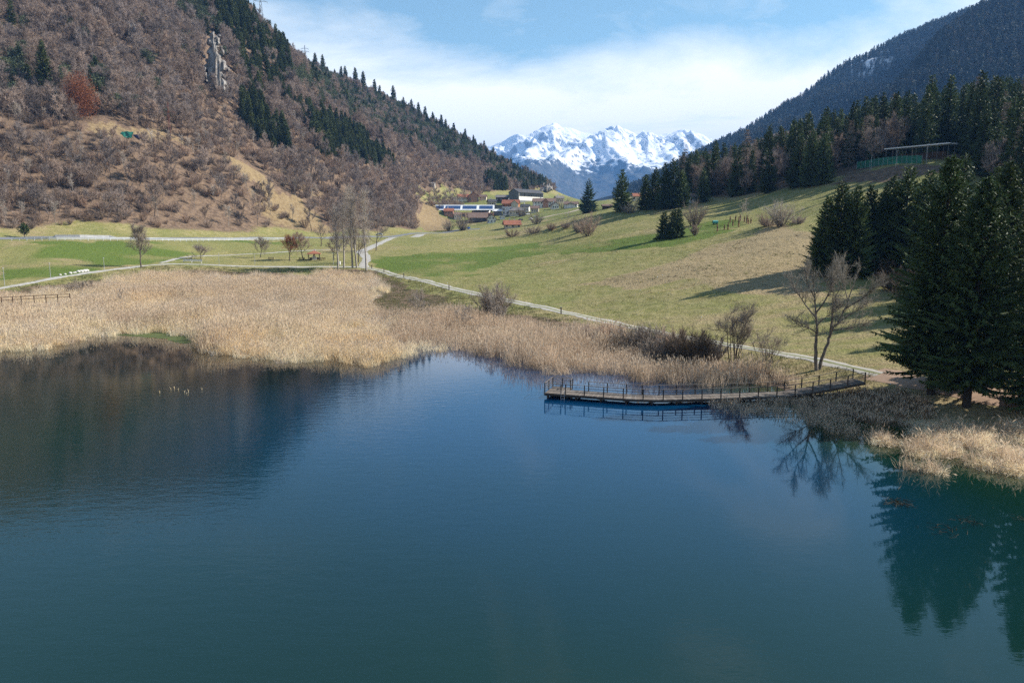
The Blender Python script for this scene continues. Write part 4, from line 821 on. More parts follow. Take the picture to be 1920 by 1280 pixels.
# twin-stemmed tree by the landing, built limb by limb
def twin_tree():
    p = base(1531, 694); t = thing('bare_tree', 'twin stemmed leafless tree standing by the jetty landing', 'tree', p - np.array([0, 0, 0.1])); wd = MB(); r2 = np.random.default_rng(31); segs = []
    S = p[1] / FPX
    def L(pts, r0, r1): # photo offsets in pixels: right, up, and depth in metres
        q = np.array([(a * S, c, b * S) for a, b, c in pts]); n = len(q); k = np.linspace(0, n - 1, n * 3); f = np.stack([np.interp(k, range(n), q[:, i]) for i in range(3)], -1); f[1:-1] += r2.normal(size=(len(f) - 2, 3)) * 0.05
        wd.tube(list(f), list(np.linspace(r0, r1, len(f))), 6); segs.append(f)
    L([(0, 0, 0), (-4, 40, 0), (-3, 75, 0), (-6, 110, .3), (-10, 150, .6), (-16, 190, .8)], .24, .03); L([(-3, 72, 0), (-20, 84, -.5), (-45, 90, -1), (-58, 100, -1.5)], .10, .02); L([(-5, 100, .2), (-22, 125, 1.), (-38, 150, 1.6), (-46, 168, 2)], .10, .02)
    L([(-6, 112, .3), (8, 140, -.6), (14, 172, -1.2), (12, 196, -1.5)], .11, .02); L([(-10, 140, .5), (-26, 165, .3), (-30, 190, 0)], .07, .015); L([(-4, 90, 0), (10, 112, -1.2), (20, 130, -2)], .07, .015)
    L([(5, 0, .2), (12, 25, .2), (20, 60, .1), (24, 78, 0), (34, 92, 0), (48, 118, .3), (60, 150, .5), (66, 178, .6)], .23, .03); L([(22, 72, 0), (18, 100, -.6), (20, 140, -1.), (30, 180, -1.2)], .15, .02); L([(36, 94, 0), (62, 108, .6), (85, 118, 1.2), (100, 130, 1.8)], .11, .02)
    L([(48, 118, .3), (74, 140, -.5), (90, 160, -1)], .09, .015); L([(26, 80, 0), (40, 84, -1.4), (66, 92, -2.2)], .08, .015); L([(20, 130, -1), (6, 155, -2), (0, 178, -2.6)], .07, .015); L([(54, 132, .4), (48, 165, 1.2), (44, 192, 1.6)], .07, .015)
    pts = list(segs); tw_ = []
    for s_ in pts:
        for _ in range(24):
            i = r2.integers(len(s_) // 3, len(s_)); d = unit(unit(s_[-1] - s_[0]) + r2.normal(size=3) * .6 + np.array([0, 0, .2])); ln = .9 + 1.3 * r2.random(); f = [s_[i] + d * ln * q + np.array([0, 0, .12 * q * q]) + r2.normal(size=3) * .05 * (q > 0) for q in np.linspace(0, 1, 4)]
            wd.tube(f, [.035, .025, .018, .008], 3); f = np.array(f); n = 16; q = .2 + .8 * r2.random(n); b = f[0] + (f[-1] - f[0]) * q[:, None]; dd = unit(d + r2.normal(size=(n, 3)) * .7 + np.array([0, 0, .3])); l2 = .35 + .7 * r2.random(n); tw_.append(twigs(r2, b, dd, l2, .018))
            tw_.append(twigs(r2, b + dd * (l2 * .4)[:, None], unit(dd + r2.normal(size=(n, 3)) * .6), l2 * .7, .014))
    wd.build('trunk', plain('lichened_bark', (0.19, 0.165, 0.14), (0.11, 0.092, 0.078), 2.0), t, True); m = MB(); m.tris(np.concatenate(tw_)); m.build('crown', foliage('twin_tree_twigs', (0.27, 0.245, 0.20), (0.34, 0.31, 0.255), .2, .15), t)
twin_tree()
# poplars at the path junction
for j, (a, b, c, l) in enumerate([(634, 503, 382, 'leftmost slender leafless poplar of the row at the path fork'), (645, 502, 375, 'second slender leafless poplar of the row at the path fork'), (661, 502, 345, 'third and tall leafless poplar of the row at the path fork'),
                                  (669, 502, 340, 'tallest leafless poplar of the row at the path fork'), (687, 507, 345, 'leafless poplar standing alone on the far side of the path fork')]):
    put_bare('poplar_tree', l, a, b, c, 40, 800 + j, (bark_pale, tw_pale), limbs=20, kids=4, twig=1300, tw=0.028, r0=0.34, base_frac=0.25, up=1.9, tl=1.4)
put_bare('bare_tree', 'leafless tree with dark trunk at the bend of the lake path', 265, 502, 424, 60, 810, None, limbs=16, kids=6, twig=4200, r0=0.26, base_frac=0.25, tl=1.1)
put_bare('bare_tree', 'low wide leafless tree on the picnic green, nearest the lake path', 377, 486, 466, 42, 811, (bark, tw_hill), limbs=12, kids=6, twig=2800, r0=0.16, base_frac=0.25, up=0.4, tl=1.0)
put_bare('bare_tree', 'leaning leafless tree on the picnic green in front of the road bank', 488, 483, 452, 40, 812, (bark, tw_grey), limbs=12, kids=6, twig=2800, r0=0.16, base_frac=0.3, lean=0.25, tl=1.1)
put_bare('bare_tree', 'russet round crowned tree beside the picnic table', 543, 489, 444, 44, 813, (bark, tw_copper), limbs=15, kids=7, twig=4200, r0=0.2, base_frac=0.25, tl=0.8)
put_bare('bare_tree', 'tan round crowned leafless tree beside the red roofed shelter', 569, 487, 440, 46, 814, (bark, tw_scrub), limbs=15, kids=7, twig=4200, r0=0.2, base_frac=0.25, tl=0.8)
put_bare('bare_tree', 'twisted leafless willow behind the shelter by the road', 602, 462, 425, 44, 815, (bark, tw_grey), limbs=9, kids=5, twig=1300, r0=0.25, base_frac=0.3, tl=1.0)
put_bare('bare_tree', 'dark leafless tree behind the leftmost poplars', 626, 488, 446, 40, 816, (bark_dark, tw_hill), limbs=11, kids=5, twig=1800, r0=0.2, base_frac=0.25, tl=0.9)
put_bare('bare_tree', 'rusty leafless tree among the poplar trunks', 672, 492, 432, 56, 817, (bark, tw_scrub), limbs=12, kids=5, twig=2000, r0=0.22, base_frac=0.2, tl=1.1)
put_bare('bare_tree', 'grey leafless tree leaning over the path beyond the poplars', 705, 470, 405, 60, 818, (bark, tw_hill), limbs=12, kids=5, twig=2000, r0=0.22, base_frac=0.2, tl=1.1)
# shrubs along the lake shore and in the reeds
put_shrub('big grey willow bush beside the meadow track', 926, 597, 527, 86, 820, (bark, tw_grey), 60, 5200, 0.03)
put_bare('bare_tree', 'thin pale leafless tree in the reeds by the dark pool', 776, 606, 540, 50, 821, (bark_pale, tw_pale), limbs=10, kids=4, twig=900, r0=0.10, base_frac=0.25, stems=3, tl=1.0)
put_bare('bare_tree', 'thin leafless saplings at the reed edge left of the willow bush', 868, 622, 566, 36, 822, (bark_pale, tw_pale), limbs=9, kids=3, twig=500, r0=0.07, base_frac=0.25, stems=3, tl=0.8)
put_bare('bare_tree', 'thin leafless sapling at the reed edge before the willow bush', 934, 622, 545, 40, 823, (bark_pale, tw_pale), limbs=9, kids=3, twig=600, r0=0.08, base_frac=0.25, stems=2, tl=0.9)
put_shrub('low brown shrub in the reeds behind the jetty', 1190, 660, 603, 100, 824, (bark, tw_grey), 50, 3600)
put_shrub('grey shrub in the reeds behind the jetty, next to the dark bush', 1235, 682, 622, 90, 825, (bark, tw_grey), 50, 3600)
for j, (a, b, c, d_, l) in enumerate([(1150, 645, 602, 84, 'brown leafless scrub where the meadow track dips behind the reeds'), (1215, 664, 600, 84, 'grey brown scrub hiding the track left of the dark bush'), (1262, 674, 608, 88, 'tall grey scrub directly left of the dark bush'), (1334, 684, 624, 80, 'brown scrub between the dark bush and the alder'), (1110, 640, 606, 70, 'thin scrub at the reed edge below the track post')]): put_shrub(l, a, b, c, d_, 890 + j, (bark, [tw_scrub, tw_grey][j % 2]), 50, 3000)
put_shrub('dense dark bush behind the middle of the jetty', 1296, 688, 612, 110, 826, (bark_dark, tw_dark), 70, 6500, 0.03)
put_bare('bare_tree', 'many stemmed leafless alder between the dark bush and the jetty landing', 1374, 690, 574, 84, 827, (bark_dark, tw_grey), limbs=26, kids=5, twig=3200, r0=0.13, base_frac=0.35, stems=8, tl=0.9, tw=0.016)
put_bare('bare_tree', 'low open leafless shrub tree left of the twin stemmed tree', 1436, 694, 622, 80, 828, (bark, tw_grey), limbs=20, kids=5, twig=1700, r0=0.09, base_frac=0.2, stems=6, tl=0.8, tw=0.014)
put_shrub('round grey bush in the straw coloured reeds', 150, 546, 520, 100, 829, (bark, tw_grey), 60, 4200, 0.03)
put_bare('bare_tree', 'crooked leaning dead tree in the reeds', 215, 585, 533, 26, 830, (bark, tw_pale), limbs=6, kids=3, twig=160, r0=0.11, base_frac=0.4, lean=0.42, tl=0.8)
# shrubs of the meadow and the village edge
for j, (a, b, c, d_, l, m_) in enumerate([(1101, 443, 398, 64, 'broad leafless bush on the meadow crest below the village spruce', tw_scrub), (1085, 436, 403, 50, 'grey leafless bush beside the broad meadow bush', tw_grey), (1302, 423, 376, 66, 'russet leafless bush behind the little spruces', tw_scrub), (1303, 442, 420, 22, 'tiny leafless bush right of the little spruces', tw_scrub),
                                        (1465, 424, 372, 70, 'pale leafless bush at the orchard end of the meadow', tw_pale), (1440, 425, 398, 70, 'low brown bush beside the orchard posts', tw_scrub), (1495, 420, 400, 60, 'low brown bush between orchard and dark spruce group', tw_scrub),
                                        (1032, 432, 416, 46, 'brown hedge bush at the near edge of the village', tw_scrub), (1000, 438, 420, 60, 'wide brown hedge bush on the meadow below the village', tw_scrub), (960, 444, 426, 60, 'low brown bush at the road end of the village hedge', tw_scrub), (1060, 428, 414, 40, 'small brown bush below the sandy drive', tw_scrub),
                                        (868, 432, 392, 54, 'grey leafless bush in front of the solar roofed hall', tw_grey), (842, 433, 408, 44, 'grey leafless bush on the straw knoll', tw_grey), (978, 406, 384, 40, 'grey leafless bush between the village houses', tw_grey), (1005, 420, 395, 46, 'brown leafless bush below the long village house', tw_hill), (1055, 390, 366, 50, 'leafless trees behind the white garage', tw_hill),
                                        (1180, 400, 376, 50, 'pale leafless bush between the loose spruce and the clump', tw_pale), (1230, 462, 440, 30, 'low tuft of twigs on the lush meadow', tw_scrub), (530, 440, 396, 90, 'dense dark scrub at the foot of the straw slope', tw_hill), (495, 437, 400, 70, 'dense scrub left of the straw slope foot', tw_hill)][:17] ):
    put_shrub(l, a, b, c, d_, 840 + j, (bark, m_), 36, 1700, 0.035)
for j, (a, b, c, l) in enumerate([(1385, 420, 378, 'thin pale birch left in the orchard'), (1399, 416, 372, 'thin pale birch right in the orchard'), (1062, 422, 398, 'thin leafless tree beside the sandy drive')]):
    put_bare('bare_tree', l, a, b, c, 26, 870 + j, (bark_pale, tw_pale), limbs=9, kids=3, twig=300, r0=0.08, base_frac=0.3, tl=0.8)
for j, (a, b, c, d_) in enumerate([(1672, 545, 500, 90), (1712, 570, 515, 100), (1768, 600, 540, 110), (1835, 615, 545, 120), (1895, 640, 560, 120), (1655, 515, 478, 70), (1740, 540, 490, 100)]):
    put_shrub(['dark thicket at the foot of the dark group, meadow end', 'dark thicket behind the first shore spruce', 'dark thicket between the trunks of the shore spruces', 'dark thicket behind the second shore spruce', 'dark thicket at the picture edge behind the shore path', 'low dark thicket under the rightmost spruce of the dark group', 'dark thicket deeper in the wood behind the shore spruces'][j], a, b, c, d_, 900 + j, (bark_dark, tw_dark), 46, 2600, 0.03)
p = base(46, 446); wd, lf = bare_tree(880, 5.2, 2.4, None, limbs=26, kids=6, twig=3200, tw=0.10, r0=0.14, base_frac=0.1, tl=0.5); tree('evergreen_bush', 'round dark evergreen tree beside the white guard rail', 'tree', p - np.array([0, 0, .1]), wd, lf, bark_dark, nd_dark)
# ------------------------------------------------------------------ village
def house(nm, label, cat, px, py, wpx, dep, hw, hr, ridge='x', yaw=0.0, wall=None, roof=None, wins=(), over=0.7, chimneys=0, doors=(), Yd=None, extra=None, hip=False):
    p = at(px, py) if Yd is None else P3(px, py, Yd); W = wpx * p[1] / FPX; D = dep; t = thing(nm, label, cat, p, yaw)
    x, y = W / 2, D / 2; m = MB(); lo = -3.0
    m.add([(-x, -y, lo), (x, -y, lo), (x, y, lo), (-x, y, lo), (-x, -y, hw), (x, -y, hw), (x, y, hw), (-x, y, hw)], [(0, 1, 5, 4), (1, 2, 6, 5), (2, 3, 7, 6), (3, 0, 4, 7), (4, 5, 6, 7)])
    if hr and not hip:
        if ridge == 'x': m.add([(-x, -y, hw), (-x, y, hw), (-x, 0, hw + hr), (x, -y, hw), (x, y, hw), (x, 0, hw + hr)], [(0, 2, 1), (3, 4, 5)])
        else: m.add([(-x, -y, hw), (x, -y, hw), (0, -y, hw + hr), (-x, y, hw), (x, y, hw), (0, y, hw + hr)], [(0, 1, 2), (3, 5, 4)])
    m.build('wall', wall, t)
    rm = MB(); o = over; th = 0.28
    if hip:
        V = [(-x - o, -y - o, hw), (x + o, -y - o, hw), (x + o, y + o, hw), (-x - o, y + o, hw), (-x * 0.35, 0, hw + hr), (x * 0.35, 0, hw + hr)]; V += [(a, b, c + th) for a, b, c in V]
        rm.add(V, [(6, 7, 11, 10), (7, 8, 11), (8, 9, 10, 11), (9, 6, 10), (0, 3, 2, 1), (0, 1, 7, 6), (1, 2, 8, 7), (2, 3, 9, 8), (3, 0, 6, 9)])
    elif hr:
        s = 1 + o / (y if ridge == 'x' else x); dz = hr * (s - 1)
        for sg in (-1, 1):
            if ridge == 'x': V = [(-x - o, 0, hw + hr), (x + o, 0, hw + hr), (x + o, sg * y * s, hw - dz), (-x - o, sg * y * s, hw - dz)]
            else: V = [(0, -y - o, hw + hr), (0, y + o, hw + hr), (sg * x * s, y + o, hw - dz), (sg * x * s, -y - o, hw - dz)]
            V = [(a, b, c + 0.02) for a, b, c in V] + [(a, b, c + th) for a, b, c in V]
            rm.add(V, [(0, 1, 2, 3), (4, 5, 6, 7), (0, 1, 5, 4), (1, 2, 6, 5), (2, 3, 7, 6), (3, 0, 4, 7)])
    else: rm.box((0, 0, hw + 0.2), (W + 2 * o, D + 2 * o, 0.4))
    ro = rm.build('roof', roof, t)
    for c in range(chimneys):
        q = MB(); q.box(((-0.3 + 0.6 * c) * x, 0.12 * y, hw + hr + 0.4), (0.8, 0.8, 1.9)); q.box(((-0.3 + 0.6 * c) * x, 0.12 * y, hw + hr + 1.45), (1.0, 1.0, 0.2)); q.build('chimney', M_['plaster'], ro)
    for (f, u, z, ww, wh) in wins:
        q = MB()
        if f == 'f': q.box((u * x, -y - 0.03, z), (ww, 0.12, wh)); fr = ((u * x, -y - 0.05, z - wh / 2 - 0.08), (ww + 0.3, 0.2, 0.14))
        else: q.box(((x + 0.03) * (1 if f == 'r' else -1), u * y, z), (0.12, ww, wh)); fr = (((x + 0.05) * (1 if f == 'r' else -1), u * y, z - wh / 2 - 0.08), (0.2, ww + 0.3, 0.14))
        wo_ = q.build('window', M_['glass'], t); q = MB(); q.box(*fr); q.build('sill', M_['plaster'], wo_)
    for (u, ww, wh, mt) in doors: q = MB(); q.box((u * x, -y - 0.04, wh / 2), (ww, 0.16, wh)); q.build('door', mt, t)
    if extra: extra(t, x, y, hw, hr)
    return t
M_ = {'plaster': plain('white_plaster', (0.74, 0.72, 0.68), (0.62, 0.60, 0.56), 0.4), 'cream': plain('cream_plaster', (0.60, 0.52, 0.40), (0.5, 0.43, 0.33), 0.4), 'rose': plain('rose_plaster', (0.45, 0.24, 0.17), (0.38, 0.2, 0.14), 0.4),
      'timber': plain('dark_timber', (0.09, 0.055, 0.035), (0.06, 0.038, 0.025), 0.6), 'redroof': plain('terracotta_roof', (0.33, 0.13, 0.075), (0.24, 0.095, 0.06), 0.8), 'brownroof': plain('brown_roof', (0.20, 0.135, 0.105), (0.15, 0.10, 0.08), 0.8),
      'greyroof': plain('grey_roof', (0.21, 0.19, 0.18), (0.15, 0.14, 0.135), 0.6), 'darkroof': plain('slate_roof', (0.075, 0.075, 0.08), (0.055, 0.055, 0.06), 0.5), 'sheet': plain('white_sheet_metal', (0.72, 0.74, 0.76), (0.62, 0.64, 0.66), 0.2, 0.5), 'greywall': plain('grey_cladding', (0.16, 0.175, 0.18), (0.13, 0.14, 0.15), 0.3),
      'glass': plain('window_glass', (0.03, 0.035, 0.045), (0.02, 0.025, 0.03), 0.5, 0.12, 0.5), 'panel': plain('solar_glass', (0.030, 0.060, 0.16), (0.022, 0.05, 0.13), 0.3, 0.15, 0.5), 'orange': plain('orange_wood', (0.45, 0.17, 0.06), (0.36, 0.13, 0.05), 0.8), 'metal': plain('galvanised_steel', (0.36, 0.37, 0.385), (0.28, 0.29, 0.30), 1.5, 0.5, 0.4),
      'concrete': plain('pale_concrete', (0.60, 0.60, 0.59), (0.46, 0.46, 0.455), 0.7), 'wood': plain('weathered_wood', (0.19, 0.16, 0.135), (0.12, 0.10, 0.085), 1.4, 0.85, 0.15, 0, 0.2), 'darkwood': plain('dark_wood', (0.075, 0.058, 0.046), (0.045, 0.036, 0.03), 2.0), 'white': plain('white_paint', (0.80, 0.80, 0.80), (0.72, 0.72, 0.72), 0.8, 0.5)}
def row(f, n, z, ww=1.2, wh=1.4, a=-0.8, b=0.8): return [(f, a + (b - a) * i / max(1, n - 1), z, ww, wh) for i in range(n)]
# hall with the solar roof: single-pitch roof leaning towards the lake, panels lie on it in four fields
def solar_hall():
    p = at(870, 407); S = p[1] / FPX; W = 112 * S; t = thing('solar_hall', 'long low hall with white roof edge and four fields of solar panels', 'hall', p, 0.0)
    m = MB(); m.box((0, 7, 0.2), (W - 1, 13, 7.2)); m.build('wall', M_['rose'], t)
    ang = math.radians(24); d = 11.0; zt = 9.4; rm = MB(); c, s = math.cos(ang), math.sin(ang)
    rm.box((0, 1.0 + d * c / 2, zt - d * s / 2 + 1.0), (W, d, 0.5), 0, 0, ang); ro = rm.build('roof', M_['sheet'], t)
    for a, b in [(-54, -38), (-35, -7), (-3, 23), (28, 53)]:
        n = max(4, int((b - a) / 3.4)); q = MB()
        for i in range(n):
            for j in range(2):
                l = 2.0 + 3.6 * j; yy = 1.0 + l * c + 1.5 * c; q.box(((a + (b - a) * (i + 0.5) / n) * S, yy, zt + 1.0 - d * s + (l + 1.5) * s + 0.42), ((b - a) / n * S * 0.985, 3.55, 0.08), 0, 0, ang)
        q = tag(q.build('solar_panel', M_['panel'], ro), kind='stuff')
    for k in range(9): q = MB(); q.box(((-0.9 + 0.22 * k) * W / 2, 0.42, 1.6), (2.6, 0.14, 1.5)); q.build('window', M_['glass'], t)
solar_hall()
house('village_house', 'terracotta roofed house above the solar hall, leftmost on the slope', 'house', 868, 377, 20, 9, 4.0, 2.6, 'x', 0.15, M_['plaster'], M_['redroof'], row('f', 3, 2.2), chimneys=1)
house('village_house', 'big house with stepped terracotta roof above the solar hall', 'house', 887, 378, 18, 10, 5.5, 3.4, 'y', 0.2, M_['rose'], M_['redroof'], row('f', 2, 3.0) + row('f', 2, 1.0), chimneys=1)
house('village_house', 'small flat white annex beside the stepped roof house', 'house', 852, 376, 10, 6, 3.0, 0, 'x', 0, M_['plaster'], M_['white'], row('f', 2, 1.5), over=0.3)
house('village_house', 'tiny cottage with dark roof right of the stepped roof house', 'house', 906, 375, 12, 6, 3.2, 1.8, 'x', -0.1, M_['cream'], M_['brownroof'], row('f', 2, 1.7))
house('barn', 'long brown roofed barn with open dark front below the solar hall', 'barn', 896, 415, 34, 11, 3.2, 4.0, 'x', 0.12, M_['timber'], M_['brownroof'], [], doors=[(-0.4, 6, 2.6, M_['glass']), (0.35, 6, 2.6, M_['glass'])])
house('village_house', 'white gabled house with brown roof beside the barn', 'house', 921, 418, 15, 8, 4.0, 2.6, 'y', 0.12, M_['plaster'], M_['brownroof'], row('f', 3, 1.4, 1.0, 1.2) + row('f', 2, 3.8, 1.0, 1.2, -0.4, 0.4), over=1.0)
house('village_house', 'plain white flat roofed villa in the middle of the village', 'house', 951, 402, 17, 8, 6.2, 0, 'x', 0.05, M_['plaster'], M_['white'], row('f', 2, 4.4, 1.6, 1.6) + row('f', 3, 1.4, 1.4, 1.5), over=0.2)
house('village_house', 'low house with silvery roof left of the white villa', 'house', 933, 402, 16, 8, 2.8, 1.6, 'x', 0.0, M_['greywall'], M_['sheet'], row('f', 3, 1.4))
house('shed', 'small white shed in front of the white villa', 'shed', 942, 411, 9, 5, 2.8, 0.0, 'x', 0.0, M_['plaster'], M_['concrete'], row('f', 2, 1.4, 0.8, 0.8))
house('village_house', 'dark roofed flat building between solar hall and white villa', 'house', 933, 394, 18, 9, 4.2, 0, 'x', 0.0, M_['greywall'], M_['darkroof'], row('f', 4, 2.4))
def gable(t, u, y, hw, h, wm_, rm_, w=3.2, out=1.6):
    m = MB(); m.add([(u - w, -y - out, -2), (u + w, -y - out, -2), (u + w, -y + 1, -2), (u - w, -y + 1, -2), (u - w, -y - out, hw), (u + w, -y - out, hw), (u + w, -y + 1, hw), (u - w, -y + 1, hw), (u, -y - out, hw + h), (u, -y + 1, hw + h)], [(0, 1, 5, 4), (1, 2, 6, 5), (3, 0, 4, 7), (4, 5, 8), (7, 9, 6)]); m.build('gable_wall', wm_, t)
    r_ = MB(); k = 1.22; dz = h * 0.22
    for s in (-1, 1):
        V = [(u, -y - out - 0.6, hw + h), (u, 0, hw + h), (u + s * w * k, 0, hw - dz), (u + s * w * k, -y - out - 0.6, hw - dz)]; V = [(a, b, c + 0.03) for a, b, c in V] + [(a, b, c + 0.3) for a, b, c in V]; r_.add(V, [(0, 1, 2, 3), (4, 5, 6, 7), (0, 1, 5, 4), (1, 2, 6, 5), (2, 3, 7, 6), (3, 0, 4, 7)])
    r_.build('gable_roof', rm_, t)
house('village_house', 'orange brown chalet with terracotta roof and cross gable', 'house', 958, 390, 30, 10, 4.0, 3.4, 'x', -0.12, M_['orange'], M_['redroof'], row('f', 4, 1.6), chimneys=1, extra=lambda t, x, y, hw, hr: gable(t, 0.55 * x, y, hw, 3.0, M_['cream'], M_['redroof']))
def hall_side(t, x, y, hw, hr): m = MB(); m.box((x + .03, 0, hw * .45), (.06, 2 * y * .985, hw * .86)); m.build('side_wall', M_['plaster'], t)
house('village_hall', 'large grey gable fronted hall with dark roof on the village rise', 'hall', 987, 377, 22, 44, 8.0, 3.4, 'y', -0.62, M_['greywall'], M_['darkroof'], [('r', -0.85 + 0.19 * i, 5.6, 5.2, 3.0) for i in range(10)], over=0.6, extra=hall_side)
house('village_house', 'tall cream house with grey roof left of the big hall', 'house', 966, 377, 18, 10, 7.0, 2.4, 'x', -0.25, M_['cream'], M_['greyroof'], row('f', 3, 5.2) + row('f', 3, 2.4), chimneys=1)
house('barn', 'low barn with pale grey roof at the end of the big hall group', 'barn', 944, 377, 26, 9, 3.6, 2.2, 'x', -0.12, M_['timber'], M_['greyroof'], row('f', 4, 1.8))
house('village_house', 'long white house with red gable dormer below the big hall', 'house', 1020, 389, 40, 10, 5.4, 2.8, 'x', 0.05, M_['plaster'], M_['brownroof'], row('f', 7, 3.9, 1.1, 1.3) + row('f', 6, 1.2, 1.3, 1.5), chimneys=1, extra=lambda t, x, y, hw, hr: gable(t, 0.1 * x, y, hw - 0.3, 2.6, M_['rose'], M_['redroof'], 2.6, 0.6))
house('village_house', 'white chalet with orange door and shallow roof by the sandy drive', 'house', 1071, 389.5, 24, 9, 3.0, 2.0, 'x', -0.18, M_['plaster'], M_['brownroof'], row('f', 1, 1.7, 1.2, 1.2, 0.7), doors=[(-0.1, 2.6, 2.5, M_['orange'])], extra=lambda t, x, y, hw, hr: gable(t, 0.05 * x, y, hw - 0.4, 1.6, M_['plaster'], M_['brownroof'], 3.4, 0.3))
house('village_house', 'small house with red brown roof in front of the village bushes', 'house', 960, 427, 28, 9, 2.4, 2.6, 'x', 0.12, M_['cream'], M_['redroof'], row('f', 3, 1.2), chimneys=2, over=1.0)
house('village_house', 'grey hip roofed house behind the bushes of the village', 'house', 969, 403, 28, 11, 3.4, 3.0, 'x', 0.0, M_['cream'], M_['greyroof'], row('f', 3, 1.6), hip=True)
house('shed', 'white cabin half hidden between the spruces at the meadow crest', 'shed', 1296, 380, 10, 5, 2.6, 1.3, 'x', 0.2, M_['plaster'], M_['brownroof'], row('f', 2, 1.3, 0.8, 0.8))
house('shed', 'low wooden shed between the two meadow spruces', 'shed', 1138, 391, 16, 5, 1.8, 0.9, 'x', 0.0, M_['timber'], M_['brownroof'], [])
house('shed', 'white box shed high on the hillside above the village', 'shed', 812, 350, 7, 4, 3.2, 0.8, 'x', 0.0, M_['plaster'], M_['greyroof'], row('f', 1, 1.6, 1.0, 1.0))
house('village_house', 'red roofed house peeping out behind the far meadow spruce', 'house', 1192, 376, 12, 7, 3.6, 2.2, 'x', 0.1, M_['cream'], M_['redroof'], row('f', 2, 1.8), Yd=640)

for i_, (a_, b_, w_, h_, r_, wl, rf, l_) in enumerate([(912, 404, 13, 3.6, 2.0, 'plaster', 'darkroof', 'white house with dark roof hidden behind the white gabled one'), (985, 397, 15, 4.2, 2.2, 'plaster', 'darkroof', 'white house with dark roof right of the grey hip roofed one'), (1003, 398, 14, 3.4, 2.0, 'cream', 'brownroof', 'cream house with brown roof below the long white one'),
        (842, 403, 16, 3.4, 2.0, 'rose', 'redroof', 'rose walled house with red roof before the solar hall'), (858, 409, 12, 3.0, 1.8, 'plaster', 'brownroof', 'small white house with brown roof before the solar hall'), (1040, 392, 13, 3.6, 2.0, 'plaster', 'brownroof', 'white house with brown roof between long house and chalet'),
        (922, 386, 14, 3.8, 2.2, 'cream', 'darkroof', 'cream house with dark roof above the solar hall end'), (1048, 380, 14, 4.4, 2.0, 'cream', 'greyroof', 'cream house with grey roof right of the big hall'), (895, 405, 14, 3.2, 1.8, 'plaster', 'greyroof', 'white house with grey roof above the long barn')]):
    house('village_house', l_, 'house', a_, b_, w_, 8, h_, r_, 'xy'[i_ % 2] if w_ < 14 else 'x', -.25 + .08 * i_, M_[wl], M_[rf], row('f', 3, h_ * .45, 1.0, 1.2, -.6, .6), chimneys=1)
